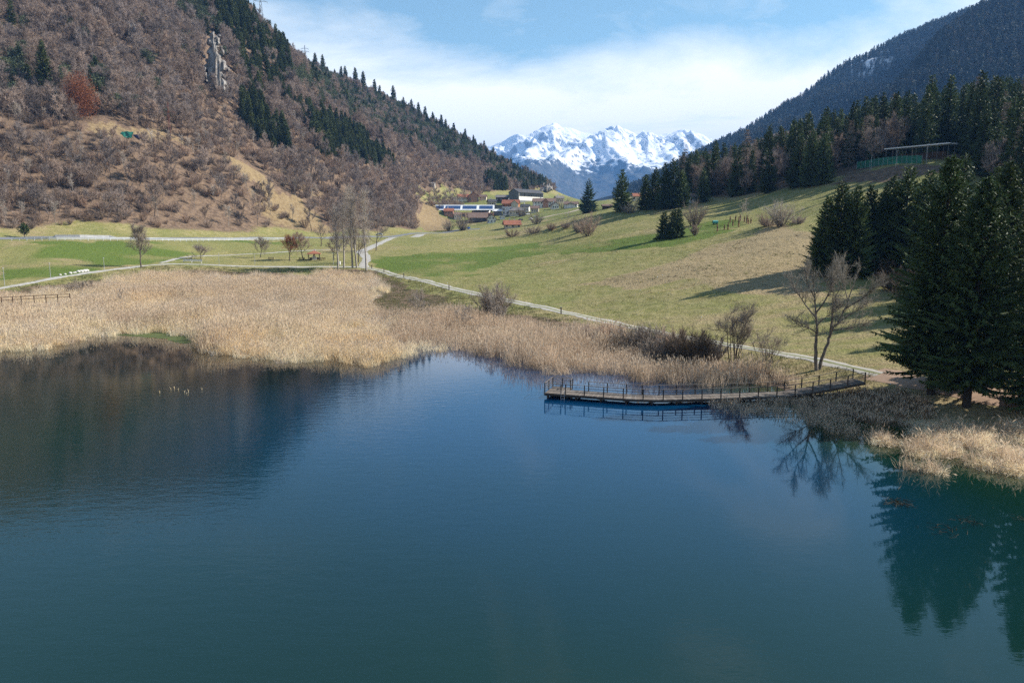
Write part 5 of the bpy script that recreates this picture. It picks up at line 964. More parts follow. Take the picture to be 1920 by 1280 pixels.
# ------------------------------------------------------------------ jetty
def jetty():
    Fp = [(1059, 739, .6), (1121, 743.5, .6), (1185, 748, .6), (1240, 749.5, .6), (1326, 747.5, .6), (1411, 744.5, .6), (1479, 742, .62), (1550, 730.5, 1.1), (1623, 716.5, 1.75)]
    F = np.array([[*on_level(a, b, z), z] for a, b, z in Fp]); seg = np.r_[0, np.cumsum(np.linalg.norm(np.diff(F, axis=0), axis=1))]; L = seg[-1]
    def pos(s): return np.array([np.interp(s, seg, F[:, i]) for i in range(3)])
    def frame(s):
        a, b = pos(max(0, s - 0.8)), pos(min(L, s + 0.8)); t = b - a; t[2] = 0; t /= np.linalg.norm(t); return t, np.array([-t[1], t[0], 0.0])
    W = 2.25; o = pos(0); T = thing('jetty', 'long curved wooden jetty with railings reaching into the lake', 'jetty', (o[0], o[1], 0)); O = np.array([o[0], o[1], 0.0])
    bd = MB(); r2 = np.random.default_rng(3); s = 0.0
    while s < L - 0.02:
        t, n = frame(s + .07); c = pos(s + .07) - O + n * W / 2; bd.box(c + np.array([0, 0, -.03 + .006 * r2.random()]), (0.130, W + .04 * r2.random(), .045), math.atan2(t[1], t[0]), int(r2.integers(0, 3))); s += 0.142
    t0, n0 = frame(0.0); PW, PD = 2.3, 3.5
    for i in range(int(PW / .142)): bd.box(-t0 * (.09 + .142 * i) + n0 * PD / 2 + np.array([0, 0, .57 + .006 * r2.random()]), (.13, PD, .045), math.atan2(t0[1], t0[0]), int(r2.integers(0, 3)))
    woods = [M_['wood'], plain('board_b', (0.17, 0.142, 0.12), (0.11, 0.094, 0.08), 1.6), plain('board_c', (0.235, 0.205, 0.175), (0.15, 0.13, 0.11), 1.6)]
    tag(bd.build('deck_boards', woods, T), kind='stuff')
    for k, off in enumerate((0.0, W)):
        b = MB(); ss = np.arange(0, L + .01, L / 44)
        for a, c in zip(ss[:-1], ss[1:]):
            pa, pc = pos(a) - O + frame(a)[1] * off, pos(c) - O + frame(c)[1] * off; b.bar(pa + np.array([0, 0, -.16]), pc + np.array([0, 0, -.16]), .09, .2)
        b.build('beam', M_['darkwood'], T)
    def quad_rail(pts, first=True):
        """posts, top rail and three wires along a line of deck points"""
        for p_ in pts: q = MB(); q.box(p_ + np.array([0, 0, .50]), (.105, .105, 1.18)); q.build('post', M_['darkwood'], T)
        q = MB()
        for a, c in zip(pts[:-1], pts[1:]): q.bar(a + np.array([0, 0, 1.10]), c + np.array([0, 0, 1.10]), .10, .045)
        q.build('handrail', M_['wood'], T)
        for z in (.28, .54, .80):
            q = MB()
            for a, c in zip(pts[:-1], pts[1:]): q.bar(a + np.array([0, 0, z]), c + np.array([0, 0, z]), .022, .035)
            q.build('wire', M_['wood'], T)
    n = int(L / 1.95); ss = np.linspace(0.05, L - .05, n)
    quad_rail([pos(s_) - O + frame(s_)[1] * .06 for s_ in ss]); quad_rail([pos(s_) - O + frame(s_)[1] * (W - .06) for s_ in ss if s_ > 0.9])
    e = np.array([0, 0, .6]); c0, c1, c2, c3 = -t0 * PW + n0 * .06 + e, -t0 * PW + n0 * (PD - .06) + e, n0 * (PD - .06) + e, n0 * W + e
    quad_rail([-t0 * .45 + n0 * .06 + e, c0, (c0 + c1) / 2, c1, (c1 + c2) / 2, c2, c3 + n0 * .3])
    for off in (0, 1):
        b = MB(); b.bar(-t0 * PW + n0 * (PD * off) + np.array([0, 0, .44]), n0 * (PD * off) + np.array([0, 0, .44]), .09, .2); b.build('beam', M_['darkwood'], T)
    b = MB(); b.bar(-t0 * PW + np.array([0, 0, .44]), -t0 * PW + n0 * PD + np.array([0, 0, .44]), .09, .2); b.build('beam', M_['darkwood'], T)
    for s_ in np.arange(1.2, L - 3.0, 2.75):
        t, nn__ = frame(s_); c = pos(s_) - O
        for off in (.3, W - .3):
            q = MB(); q.tube([c + nn__ * off + np.array([0, 0, -2.2 - c[2]]), c + nn__ * off + np.array([0, 0, -.24])], [.13, .13], 8); q.box(c + nn__ * off + np.array([0, 0, -.3]), (.75, .16, .13), math.atan2(t[1], t[0])); q.build('pile', M_['darkwood'], T)
    for a in (.3, PW - .3):
        for b_ in (.35, PD - .35): q = MB(); q.tube([-t0 * a + n0 * b_ + np.array([0, 0, -2.2]), -t0 * a + n0 * b_ + np.array([0, 0, .40])], [.13, .13], 8); q.box(-t0 * a + n0 * b_ + np.array([0, 0, .30]), (.8, .16, .13), math.atan2(t0[1], t0[0])); q.build('pile', M_['darkwood'], T)
    ld_ = MB()
    for k in (-.2, .2): ld_.bar(-t0 * (.22 + k) - n0 * .08 + np.array([0, 0, -.6]), -t0 * (.22 + k) - n0 * .08 + np.array([0, 0, 1.0]), .05)
    for z in (-.2, .1, .4): ld_.bar(-t0 * .02 - n0 * .08 + np.array([0, 0, z]), -t0 * .42 - n0 * .08 + np.array([0, 0, z]), .05)
    ld_.build('ladder', M_['metal'], T)
jetty()

# ------------------------------------------------------------------ furniture of the lake path
def lamp(label, px, py, top):
    p = at(px, py); H = (py - top) * p[1] / FPX; t = thing('street_lamp', label, 'lamp', p, 0, 'lamps along the lake path')
    m = MB(); m.tube([(0, 0, -.3), (0, 0, H * .5), (0, 0, H)], [.07, .06, .045], 7); m.build('pole', M_['metal'], t); m = MB(); m.box((0.0, -.1, H + .05), (.28, .6, .12)); m.build('lamp_head', M_['metal'], t)
for px, py, top, l in [(9, 536, 503, 'grey lamp post on the lake path nearest the left picture edge'), (95, 521, 494, 'grey lamp post on the lake path before the white boulders'), (196, 508, 484, 'grey lamp post between the white boulders and the bend tree'), (411, 497, 476, 'grey lamp post by the low wide tree of the picnic green'), (478, 496, 476, 'grey lamp post in front of the leaning tree'), (625, 497, 475, 'grey lamp post left of the poplars')]: lamp(l, px, py, top)
r = np.random.default_rng(91)
def boulder(nm, label, p, s, mat, group=None, flat=0.75):
    import bmesh
    bm = bmesh.new(); bmesh.ops.create_icosphere(bm, subdivisions=2, radius=s)
    o_ = r.random(3) * 9
    for v in bm.verts: k = 1 + 0.3 * float(fbm(v.co.x / s + o_[0] + v.co.z / s, v.co.y / s + o_[1], 0.9, 2)); v.co *= k; v.co.z *= flat
    me = bpy.data.meshes.new(nm); bm.to_mesh(me); bm.free(); me.materials.append(mat); return tag(link(nm, me, None, (p[0], p[1], p[2] + s * .35)), label, 'rock', group)
stone = plain('white_stone', (0.62, 0.60, 0.56), (0.46, 0.44, 0.40), 1.5)
for i, (px, py) in enumerate([(113, 516), (122, 515), (132, 513), (138, 512), (141, 511.5), (147, 510.5), (153, 510), (158, 509.5), (163, 509)]):
    boulder('boulder', 'white boulder in the row beside the lake path', at(px, py), [.35, .4, .5, .3, .35, .6, .6, .65, .6][i], stone, 'white boulders along the lake path')
# guard rail on the road bank
def rail_run(label, pxs, py, H, sp, mat, nm='guard_rail', wall=False):
    pts = ats([(x, y) for x, y in zip(pxs, py)]); P = np.array([q[:2] for q in pts]); sg = np.r_[0, np.cumsum(np.hypot(*np.diff(P, axis=0).T))]; ns = int(sg[-1] / sp); ss = np.linspace(0, sg[-1], ns + 1)
    Q = np.stack([np.interp(ss, sg, P[:, 0]), np.interp(ss, sg, P[:, 1])], -1); z = height(Q[:, 0], Q[:, 1]); z = np.convolve(np.pad(z, 4, 'edge'), np.ones(9) / 9, 'valid'); Q = np.c_[Q, z]; t = thing(nm, label, 'fence', Q[0]); Q = Q - Q[0]
    for q in Q: m = MB(); m.box(q + np.array([0, 0, H / 2 - .3]), (.16, .16, H + .6)); m.build('post', mat, t)
    for zz, hh in ((H - .12, .26), (H * .45, .22)):
        m = MB()
        for a, b in zip(Q[:-1], Q[1:]): m.bar(a + np.array([0, -.1, zz]), b + np.array([0, -.1, zz]), .06, hh)
        m.build('rail', mat, t)
railm = plain('pale_rail', (0.62, 0.64, 0.66), (0.50, 0.52, 0.54), 0.6, 0.6)
rail_run('long pale guard rail on the road bank above the picnic green', [22, 100, 200, 300, 400, 480, 550], [450.5, 451, 451.5, 452, 452, 451.5, 450], 1.25, 2.6, railm)
def wall_run(label, pxs, pys, hs, th, mat, nm):
    pts = ats(list(zip(pxs, pys))); t = thing(nm, label, 'wall', pts[0]); O = pts[0]; m = MB()
    for (a, b, h0, h1) in zip(pts[:-1], pts[1:], hs[:-1], hs[1:]):
        a = a - O; b = b - O; V = [(a[0], a[1], a[2] - 1), (b[0], b[1], b[2] - 1), (b[0], b[1], b[2] + h1), (a[0], a[1], a[2] + h0)]; V = V + [(x, y + th, z) for x, y, z in V]; m.add(V, [(0, 1, 2, 3), (5, 4, 7, 6), (3, 2, 6, 7), (0, 3, 7, 4), (1, 5, 6, 2)])
    m.build('wall', mat, t)
wall_run('pale concrete retaining wall behind the guard rail', [98, 104, 150, 205, 222], [445.5, 445.5, 445.8, 446, 446.2], [.2, 1.1, 1.2, 1.0, .1], .5, plain('old_concrete', (0.42, 0.42, 0.41), (0.30, 0.30, 0.295), .5), 'retaining_wall')
# shelter, picnic tables, benches and bins
def shelter():
    p = at(589, 487.5); t = thing('picnic_shelter', 'small open picnic shelter with red hipped roof', 'shelter', p, .2); m = MB(); w, h = 2.0, 2.3; R = MB(); o = 2.55
    R.add([(-o, -o, h), (o, -o, h), (o, o, h), (-o, o, h), (0, 0, h + 1.3), (-o, -o, h + .15), (o, -o, h + .15), (o, o, h + .15), (-o, o, h + .15)], [(5, 6, 4), (6, 7, 4), (7, 8, 4), (8, 5, 4), (0, 3, 2, 1), (0, 1, 6, 5), (1, 2, 7, 6), (2, 3, 8, 7), (3, 0, 5, 8)]); ro = R.build('roof', M_['redroof'], t)
    m.box((.3, .3, h + 1.25), (.6, .6, 1.1)); m.build('chimney', M_['plaster'], ro)
    for a in (-1, 1):
        for b in (-1, 1): q = MB(); q.box((a * w, b * w, h / 2 - .1), (.18, .18, h + .2)); q.build('post', M_['wood'], t)
    q = MB(); q.box((0, .7, .55), (1.6, .9, 1.3)); q.box((0, .9, 1.8), (.8, .6, 1.4)); q.build('grill', M_['concrete'], t); q = MB(); q.box((0, w, .45), (3.6, .1, .9)); q.build('back_panel', M_['wood'], t)
shelter()
def picnic(label, px, py, rz):
    t = thing('picnic_table', label, 'table', at(px, py), rz); m = MB(); m.box((0, 0, .78), (2.2, .9, .09)); m.build('tabletop', M_['timber'], t)
    for s in (-1, 1): m = MB(); m.box((0, s * .85, .46), (2.2, .32, .08)); m.build('bench', M_['timber'], t)
    for s in (-1, 1): m = MB(); m.bar((s * .8, -.85, 0), (s * .8, .25, .76), .1); m.bar((s * .8 + .12, .85, 0), (s * .8 + .12, -.25, .76), .1); m.bar((s * .8, -.95, .42), (s * .8, .95, .42), .09); m.build('leg_frame', M_['timber'], t)
picnic('dark picnic table between the leaning tree and the russet tree', 508, 486.5, .3); picnic('dark picnic table right of the red roofed shelter', 604, 487, -.2); picnic('dark picnic table under the dark tree by the poplars', 566, 487, .1)
def bench(label, px, py, rz):
    t = thing('park_bench', label, 'bench', at(px, py), rz); m = MB(); m.box((0, 0, .46), (3.4, .5, .07)); m.build('seat', M_['concrete'], t); m = MB(); m.box((0, .24, .85), (3.4, .06, .45)); m.build('backrest', M_['concrete'], t)
    for s in (-1.4, 1.4): m = MB(); m.box((s, 0, .21), (.12, .45, .5)); m.build('leg', M_['concrete'], t)
bench('long grey bench by the lake path under the low wide tree', 352, 492, 0); bench('second long grey bench by the lake path, nearer the lamp post', 370, 492.5, 0)
def bin_(label, px, py, mt): t = thing('litter_bin', label, 'bin', at(px, py)); m = MB(); m.tube([(0, 0, 0), (0, 0, 1.0)], [.32, .36], 9); m.build('body', mt, t); m = MB(); m.tube([(0, 0, 1.0), (0, 0, 1.12), (0, 0, 1.2)], [.40, .36, .1], 9); m.build('lid', mt, t)
bin_('white litter bin at the foot of the leftmost poplar', 637, 496, M_['white'])
# posts along the meadow track
for i, (px, py, H, l) in enumerate([(720, 511, 1.3, 'wooden post at the meadow track nearest the poplars'), (757, 520, 1.3, 'wooden post at the meadow track, second from the poplars'), (842, 543.5, 1.4, 'wooden post at the meadow track left of the willow bush'), (1052, 589, 1.4, 'wooden post at the meadow track right of the willow bush'), (697, 504, 1.3, 'wooden post where the meadow track leaves the path fork')]):
    t = thing('track_post', l, 'post', at(px, py)); m = MB(); m.tube([(0, 0, -.2), (0, 0, H)], [.13, .12], 7); m.build('stake', M_['darkwood'], t); m = MB(); m.tube([(0, 0, H), (0, 0, H + .06)], [.15, .02], 7); m.build('cap', M_['metal'], t)
# old fence standing in the reeds
pts = [at(x, 585 - x * 0.06) for x in (-40, -15, 5, 26, 42, 66, 88, 110, 133)]; t = thing('reed_fence', 'old brown wooden rail fence standing in the reeds', 'fence', pts[0]); O = pts[0]
for q in pts: m = MB(); m.box(q - O + np.array([0, 0, 1.5]), (.14, .14, 3.4)); m.build('post', M_['timber'], t)
for z in (3.1, 2.5):
    m = MB()
    for a, b in zip(pts[:-1], pts[1:]): m.bar(a - O + np.array([0, 0, z]), b - O + np.array([0, 0, z]), .07, .12)
    m.build('rail', M_['timber'], t)
# car by the road, tarpaulins, mast, pylons
def car(label, px, py, rz, paint):
    t = thing('parked_car', label, 'car', at(px, py) + np.array([0, 0, .1]), rz); m = MB()
    prof = [(-2.1, .35), (-2.1, .8), (-1.2, .95), (-.6, 1.45), (1.1, 1.45), (1.9, .95), (2.1, .8), (2.1, .35)]; V = [(x, -.85, z) for x, z in prof] + [(x, .85, z) for x, z in prof]; n = len(prof)
    m.add(V, [tuple(range(n))[::-1], tuple(range(n, 2 * n))] + [(i, (i + 1) % n, n + (i + 1) % n, n + i) for i in range(n)]); m.build('body', paint, t)
    for s in (-1, 1): m = MB(); m.add([(-.95, s * .86, 1.0), (-.5, s * .86, 1.38), (1.0, s * .86, 1.38), (1.6, s * .86, 1.0)], [(0, 1, 2, 3)]); m.build('window', M_['glass'], t)
    for x in (-1.3, 1.3):
        for s in (-1, 1): m = MB(); m.tube([(x, s * .70, .34), (x, s * .9, .34)], [.34, .34], 12); m.build('wheel', M_['glass'], t)
for i_, (a_, b_, m_) in enumerate([(972, 406, 'white'), (981, 405, 'metal'), (989, 403, 'white'), (976, 414, 'glass'), (996, 412, 'white'), (1003, 408, 'metal'), (945, 419, 'white')]):
    car(['white car parked under the grey hip roofed house', 'silver car parked beside the white one in the village', 'white car at the end of the village parking row', 'dark car parked before the red brown roofed house', 'white car parked among the village bushes', 'silver car parked below the long white house', 'white car parked beside the white gabled house'][i_], a_, b_, .3 * i_, M_[m_])
car('white car parked where the path meets the road', 711, 441.5, .1, M_['white'])
def tarp(label, px0, px1, py0, py1, mat, seed):
    A = at((px0 + px1) / 2, py1); S = A[1] / FPX; W = (px1 - px0) * S; H = (py1 - py0) * S; t = thing('tarpaulin', label, 'tarpaulin', A); u, v = np.meshgrid(np.linspace(-.5, .5, 16), np.linspace(0, 1, 12), indexing='ij')
    x = u * W + v * W * .06; y = v * H * .8 + fbm(u * 9, v * 9, 2.0, 3, .5, seed) * .5; z = (1 - v * 0) * H * np.sin(np.clip(v, 0, 1) * 1.5) + fbm(u * 9, v * 9, 3, 3, .5, seed + 1) * .5 - .1
    V = np.stack([x, y, z], -1).reshape(-1, 3); Fq = grid_faces(16, 12); me = tri_mesh('sheet', np.concatenate([V, V + np.array([0, .15, -.08])]), np.concatenate([Fq, Fq[:, ::-1] + len(V)]), mat); link('sheet', me, t)
    for s in (-.42, .42): m = MB(); m.tube([(s * W, H * .75, -1), (s * W + W * .05, H * .75, H * .93)], [.08, .06], 6); m.build('stake', M_['timber'], t)
tarp('green tarpaulin stretched over the cut on the hillside', 224, 246, 246, 258, plain('green_sheet', (0.035, 0.20, 0.145), (0.025, 0.15, 0.11), .4, .45), 3); tarp('dark blue tarpaulin beside the green one on the hillside', 247, 265, 252, 260, plain('blue_sheet', (0.025, 0.03, 0.09), (0.02, 0.025, 0.07), .4, .5), 6)
def lattice(nm, label, px, py, top, mat, arms=3, w0=.075, th=.008, cat='pylon'):
    p = at(px, py) if cat == 'mast' else crest(px)
    qy_ = float(project(*p)[1]); H = (py - top) * p[1] / FPX; t = thing(nm, label, cat, p, .3); b, wt_ = H * w0, H * .012; k = H * th; N = 8; zs = H * (1 - (1 - np.linspace(0, 1, N + 1)) ** 1.15); ws = b + (wt_ - b) * np.minimum(1, np.linspace(0, 1, N + 1) * 1.25)
    cor = [(-1, -1), (1, -1), (1, 1), (-1, 1)]
    for cx, cy in cor:
        m = MB()
        for i in range(N): m.bar((cx * ws[i], cy * ws[i], zs[i] - (2 if i == 0 else 0)), (cx * ws[i + 1], cy * ws[i + 1], zs[i + 1]), k)
        m.build('leg', mat, t)
    m = MB()
    for i in range(N):
        for j in range(4):
            a, c = cor[j], cor[(j + 1) % 4]; m.bar((a[0] * ws[i], a[1] * ws[i], zs[i]), (c[0] * ws[i + 1], c[1] * ws[i + 1], zs[i + 1]), k * .6); m.bar((c[0] * ws[i], c[1] * ws[i], zs[i]), (a[0] * ws[i + 1], a[1] * ws[i + 1], zs[i + 1]), k * .6)
    tag(m.build('bracing', mat, t), kind='stuff')
    for q in range(arms):
        z = H * (.74 + .11 * q); l = H * (.17 - .02 * q); m = MB(); m.bar((-l, 0, z), (l, 0, z), k); m.bar((-l, 0, z), (0, 0, z + H * .05), k * .7); m.bar((l, 0, z), (0, 0, z + H * .05), k * .7)
        for s in (-1, 1): m.bar((s * l, 0, z), (s * l, 0, z - H * .035), k * 1.2)
        m.build('cross_arm', mat, t)
steel = plain('pylon_steel', (0.36, 0.38, 0.40), (0.28, 0.30, 0.32), .5, .6)
lattice('power_pylon', 'tall lattice power pylon on the skyline at the top of the hill', 491, 62, -6, steel, 3); lattice('power_pylon', 'smaller lattice power pylon farther down the hill skyline', 573, 126, 84, steel, 2, .05, .009)
lattice('lattice_mast', 'rusty red lattice mast among the bare trees on the hillside', 319, 262, 196, plain('rusty_steel', (0.26, 0.11, 0.085), (0.18, 0.075, 0.06), .5), 1, .03, .006, 'mast')
# court on the terrace: green screens, lamp masts, canopy
A, B = at(1606, 317.5), at(1728, 307); t = thing('court_fence', 'green screen fence round the sports court on the wooded terrace', 'fence', A); n = 14; gm_ = Mat('green_screen'); gm_.col(gm_.mix(gm_.ramp(gm_.noise(.6, 4), .35, .65), (0.045, 0.23, 0.16), (0.035, 0.17, 0.12))); gm_.translucent((0.06, 0.3, 0.2), .3)
Q = [A + (B - A) * i / n for i in range(n + 1)]; Q = [np.array([q[0], q[1], float(height(q[0], q[1]))]) - A for q in Q]
for i, q in enumerate(Q): m = MB(); m.tube([q + np.array([0, 0, -.5]), q + np.array([0, 0, 2.9])], [.06, .06], 6); m.build('post', M_['metal'], t)
for a, b in zip(Q[:-1], Q[1:]): m = MB(); V = [a + np.array([0, 0, .05]), b + np.array([0, 0, .05]), b + np.array([0, 0, 2.75]), a + np.array([0, 0, 2.75])]; m.add(V + [v + np.array([0, .03, 0]) for v in V], [(0, 1, 2, 3), (5, 4, 7, 6), (3, 2, 6, 7)]); m.build('screen', gm_.m, t)
for px, Yd, H, l in [(1627, 283, 5.0, 'lamp mast at the meadow end of the sports court'), (1673, 272, 5.6, 'lamp mast at the middle of the sports court screens'), (1729, 264, 6.6, 'lamp mast at the wood end of the sports court')]:
    p = col_at(px, Yd); q = thing('lamp_mast', l, 'lamp', p); m = MB(); m.tube([(0, 0, -.3), (0, 0, H)], [.09, .07], 7); m.build('pole', M_['metal'], q); m = MB(); m.box((0, -.25, H + .05), (.3, .8, .2)); m.build('lamp_head', M_['metal'], q)
p0 = col_at(1650, 283); p1 = col_at(1770, 262); c = (p0 + p1) / 2; d = p1 - p0; Lc = float(np.hypot(d[0], d[1])); t = thing('canopy', 'long white flat canopy roof behind the green court screens', 'canopy', c, math.atan2(d[1], d[0])); m = MB(); m.box((0, 2, 6.0), (Lc, 5.0, .35)); m.build('roof', M_['sheet'], t)
for i in range(7):
    for y_ in (.2, 3.8): m = MB(); m.box((-Lc / 2 + .6 + (Lc - 1.2) * i / 6, y_, 2.4), (.12, .12, 6.9)); m.build('post', M_['greywall'], t)
m = MB(); m.box((0, 4.3, 1.4), (Lc * .7, .2, 5.0)); m.build('back_wall', M_['timber'], t)
# orchard: thick russet stakes and a teal tank
rus = plain('russet_wood', (0.23, 0.105, 0.06), (0.15, 0.075, 0.045), 1.5)
for i, (px, py, top) in enumerate([(1345, 434, 418), (1358, 431, 420), (1365, 431, 415), (1369, 417, 404), (1379, 414, 402), (1385, 426, 404), (1388, 414, 401), (1396, 416, 404), (1400, 418, 402), (1403, 420, 408), (1408, 419, 407), (1374, 424, 410)]):
    p = at(px, py); H = (py - top) * p[1] / FPX * .9; t = thing('orchard_stake', 'thick russet wooden stake in the orchard patch on the meadow', 'post', p, r.random(), 'russet stakes of the orchard'); m = MB(); m.tube([(0, 0, -.3), (.06 * r.normal(), .05, H * .6), (.1 * r.normal(), 0, H)], [.22, .19, .12], 7); m.build('stake', rus, t); m = MB(); m.tube([(0, 0, H * .45), (.02, 0, H * .6)], [.27, .27], 7); m.build('tie_band', M_['timber'], t)
p = at(1341, 421); t = thing('water_tank', 'small teal water tank beside the orchard stakes', 'tank', p + np.array([0, 0, .5])); m = MB(); m.tube([(-.9, 0, .3), (.9, 0, .3)], [.6, .6], 12); m.build('tank', plain('teal_plastic', (0.10, 0.36, 0.33), (0.08, 0.30, 0.28), .5, .4), t)
for s in (-.6, .6): m = MB(); m.box((s, 0, -.35), (.15, .9, .5)); m.build('cradle', M_['timber'], t)
# bundle and barrel beside the village road
p = at(869, 431); t = thing('covered_bundle', 'upright bundle wrapped in white cloth beside the village road', 'bundle', p); m = MB(); m.tube([(0, 0, 0), (0, 0, 1.6), (.1, 0, 2.6), (.15, 0, 3.0)], [.9, .85, .55, .12], 9); m.build('cloth', M_['white'], t); m = MB(); m.tube([(0, 0, .9), (0, 0, 1.0)], [.92, .91], 9); m.build('rope', M_['timber'], t)
p = at(878, 430); t = thing('handcart', 'bright blue handcart on the grass beside the white bundle', 'cart', p, .5); m = MB(); m.add([(-1, -.6, .6), (1, -.6, .6), (1, .6, .6), (-1, .6, .6), (-1.3, -.8, 1.7), (1.3, -.8, 1.7), (1.3, .8, 1.7), (-1.3, .8, 1.7)], [(0, 3, 2, 1), (0, 1, 5, 4), (1, 2, 6, 5), (2, 3, 7, 6), (3, 0, 4, 7), (4, 5, 6, 7)]); m.build('tub', plain('blue_paint', (0.02, 0.12, 0.45), (0.02, 0.09, 0.36), .8, .4), t); m = MB(); m.tube([(0, -.7, .4), (0, -.5, .4)], [.4, .4], 12); m.build('wheel', M_['glass'], t); m = MB(); m.bar((1.2, -.5, 1.4), (2.2, -.5, 1.1), .07); m.bar((1.2, .5, 1.4), (2.2, .5, 1.1), .07); m.build('handle', M_['metal'], t)
# ------------------------------------------------------------------ reeds
rd_straw = foliage('straw_reed', (0.80, 0.67, 0.44), (0.87, 0.77, 0.57), 0.3, 0.42, 0.6, patch=0.07)
rd_brown = foliage('brown_reed', (0.47, 0.355, 0.245), (0.66, 0.53, 0.40), 0.45, 0.4, 0.6, patch=0.09)
rd_dark = foliage('dark_sedge', (0.21, 0.14, 0.09), (0.33, 0.225, 0.145), 0.5, 0.2, 0.9)
plume = foliage('reed_plume', (0.62, 0.51, 0.38), (0.48, 0.37, 0.265), 0.4, 0.4, 0.9)
def reed_clump(seed, n, H, w, rad, mat, mp=plume, lean=.2, plumes=.5, bent=0.0):
    r2 = np.random.default_rng(seed); m = MB(); a = r2.random(n) * 6.28; q = np.sqrt(r2.random(n)) * rad; b = np.stack([np.cos(a) * q, np.sin(a) * q, np.full(n, -.15)], -1); d = unit(np.c_[r2.normal(size=(n, 2)) * lean, np.ones(n)]); h = H * (.6 + .5 * r2.random(n))[:, None]
    s = unit(np.cross(d, r2.normal(size=(n, 3)))); mid = b + d * h * .55; d2 = unit(d + np.c_[r2.normal(size=(n, 2)) * (lean * .8 + bent), -bent * r2.random(n)]); tip = mid + d2 * h * .45; W = w * (.6 + .8 * r2.random((n, 1)))
    V = np.stack([b - s * W, b + s * W, mid + s * W * .8, mid - s * W * .8, tip], 1).reshape(-1, 3); F = [f for i in range(n) for f in ((5 * i, 5 * i + 1, 5 * i + 2, 5 * i + 3), (5 * i + 3, 5 * i + 2, 5 * i + 4))]; m.add(V, F, 0)
    k = r2.random(n) < plumes; t = tip[k]; e = d2[k]
    if len(t): s2 = unit(np.cross(e, r2.normal(size=e.shape))); m.add(np.stack([t - e * .12, t + e * .12 + s2 * .05, t + e * .34 + np.array([.05, 0, -.02]), t + e * .12 - s2 * .05], 1).reshape(-1, 3), np.arange(len(t) * 4).reshape(-1, 4), 1)
    return m.mesh('reed_clump', [mat, mp])
rd_gold = foliage('golden_reed', (0.74, 0.56, 0.33), (0.80, 0.65, 0.43), .3, .42, .6); rd_grey = foliage('bleached_reed', (0.64, 0.56, 0.47), (0.78, 0.70, 0.59), .3, .42, .6)
straw = [reed_clump(10 + i, 30, 2.5, .022, .75, [rd_gold, rd_straw, rd_straw, rd_grey, rd_straw][i], lean=[.3, .2, .2, .34, .2][i]) for i in range(5)]; brown = [reed_clump(20 + i, 26, 2.4, .022, .75, rd_brown) for i in range(5)]; sedge = [reed_clump(30 + i, 26, .8, .018, .6, rd_dark, lean=.28, plumes=.25) for i in range(4)]
mats_ = [reed_clump(40 + i, 60, 1.5, .016, .6, rd_straw, lean=.55, plumes=.1, bent=.9) for i in range(4)] + [reed_clump(50 + i, 40, 1.7, .016, .6, rd_brown, lean=.35, plumes=.15, bent=.5) for i in range(3)]
green = [reed_clump(60 + i, 30, .55, .03, .8, foliage('green_sedge', (0.10, 0.125, 0.045), (0.19, 0.165, 0.075), .4, .25), lean=.5, plumes=0) for i in range(3)]
r = np.random.default_rng(123)
REED = [(-80, 568), (0, 560), (110, 543), (200, 528), (280, 519), (420, 519), (560, 523), (620, 512), (695, 514), (735, 546), (705, 556), (690, 570), (700, 592), (790, 598), (860, 594), (950, 603), (1050, 612), (1130, 624), (1220, 645), (1290, 668), (1400, 690), (1480, 704), (1492, 728), (1400, 727), (1300, 727),
        (1190, 722), (1165, 708), (1100, 702), (1020, 707), (965, 692), (905, 670), (850, 660), (790, 661), (745, 673), (690, 685), (600, 681), (500, 677), (420, 669), (360, 654), (374, 638), (300, 622), (230, 628), (150, 641), (80, 655), (0, 664), (-80, 670)]
def fill(poly, s, x0, x1, y0, y1, keep=1.0, lake_ok=True):
    X, Y = [], []; gx, gy = np.meshgrid(np.arange(x0, x1, s), np.arange(y0, y1, s), indexing='ij'); n = gx.size; X = gx.ravel() + (r.random(n) - .5) * s; Y = gy.ravel() + (r.random(n) - .5) * s
    z = np.maximum(height(X, Y), 0); qx, qy, _ = project(X, Y, z); k = in_poly(qx + fbm(X, Y, 3, 2, .5, 81) * 7, qy + fbm(X, Y, 3, 2, .5, 82) * 5, poly) & (r.random(n) < keep); return X[k], Y[k], np.maximum(height(X, Y)[k], -1.0), qx[k], qy[k]
X, Y, z, qx, qy = fill(REED, .78, -150, 62, 78, 262)
d_in = poly_dist(qx, qy, REED); dens = np.where(qx < 760, 1.0, .80) * np.where((qx > 780) & (qy > 640), np.clip(.25 + d_in / 26, 0, 1), np.clip(.5 + d_in / 12, 0, 1)); dens *= 1 - .8 * sstep(.15, .5, fbm(X, Y, 16, 3, .5, 85)) * np.where(qx > 560, 1, .8)
k = r.random(len(X)) < dens; X, Y, z, qx, qy = X[k], Y[k], z[k], qx[k], qy[k]; n = len(X)
isb = (qx + fbm(X, Y, 18, 3, .5, 83) * 260 > 790) | (fbm(X, Y, 9, 3, .5, 84) > .42)
zb = np.where(z < 0, -.1, z); rot = np.c_[r.normal(size=(n, 2)) * .05, r.random(n) * 6.28]; hs = .58 + .6 * r.random(n) + .8 * fbm(X, Y, 13, 3, .5, 86); hs *= np.clip(.75 + d_in[k] / 40, .75, 1); scl = np.c_[np.ones((n, 2)), hs]
for sel, pr, nm, lb in ((~isb, straw, 'straw_reeds', 'broad bed of straw coloured reeds along the far shore'), (isb, brown, 'brown_reeds', 'brown reed bed standing in the water round the jetty')):
    scatter(nm, pr, np.c_[X, Y, zb][sel], rot[sel], scl[sel], np.where(r.random(sel.sum()) < .3, r.integers(0, 5, sel.sum()), np.clip(((fbm(X, Y, 22, 3, .5, 87)[sel] + .55) / 1.1 * 5), 0, 4).astype(int)), 'stuff', lb, 'reeds')
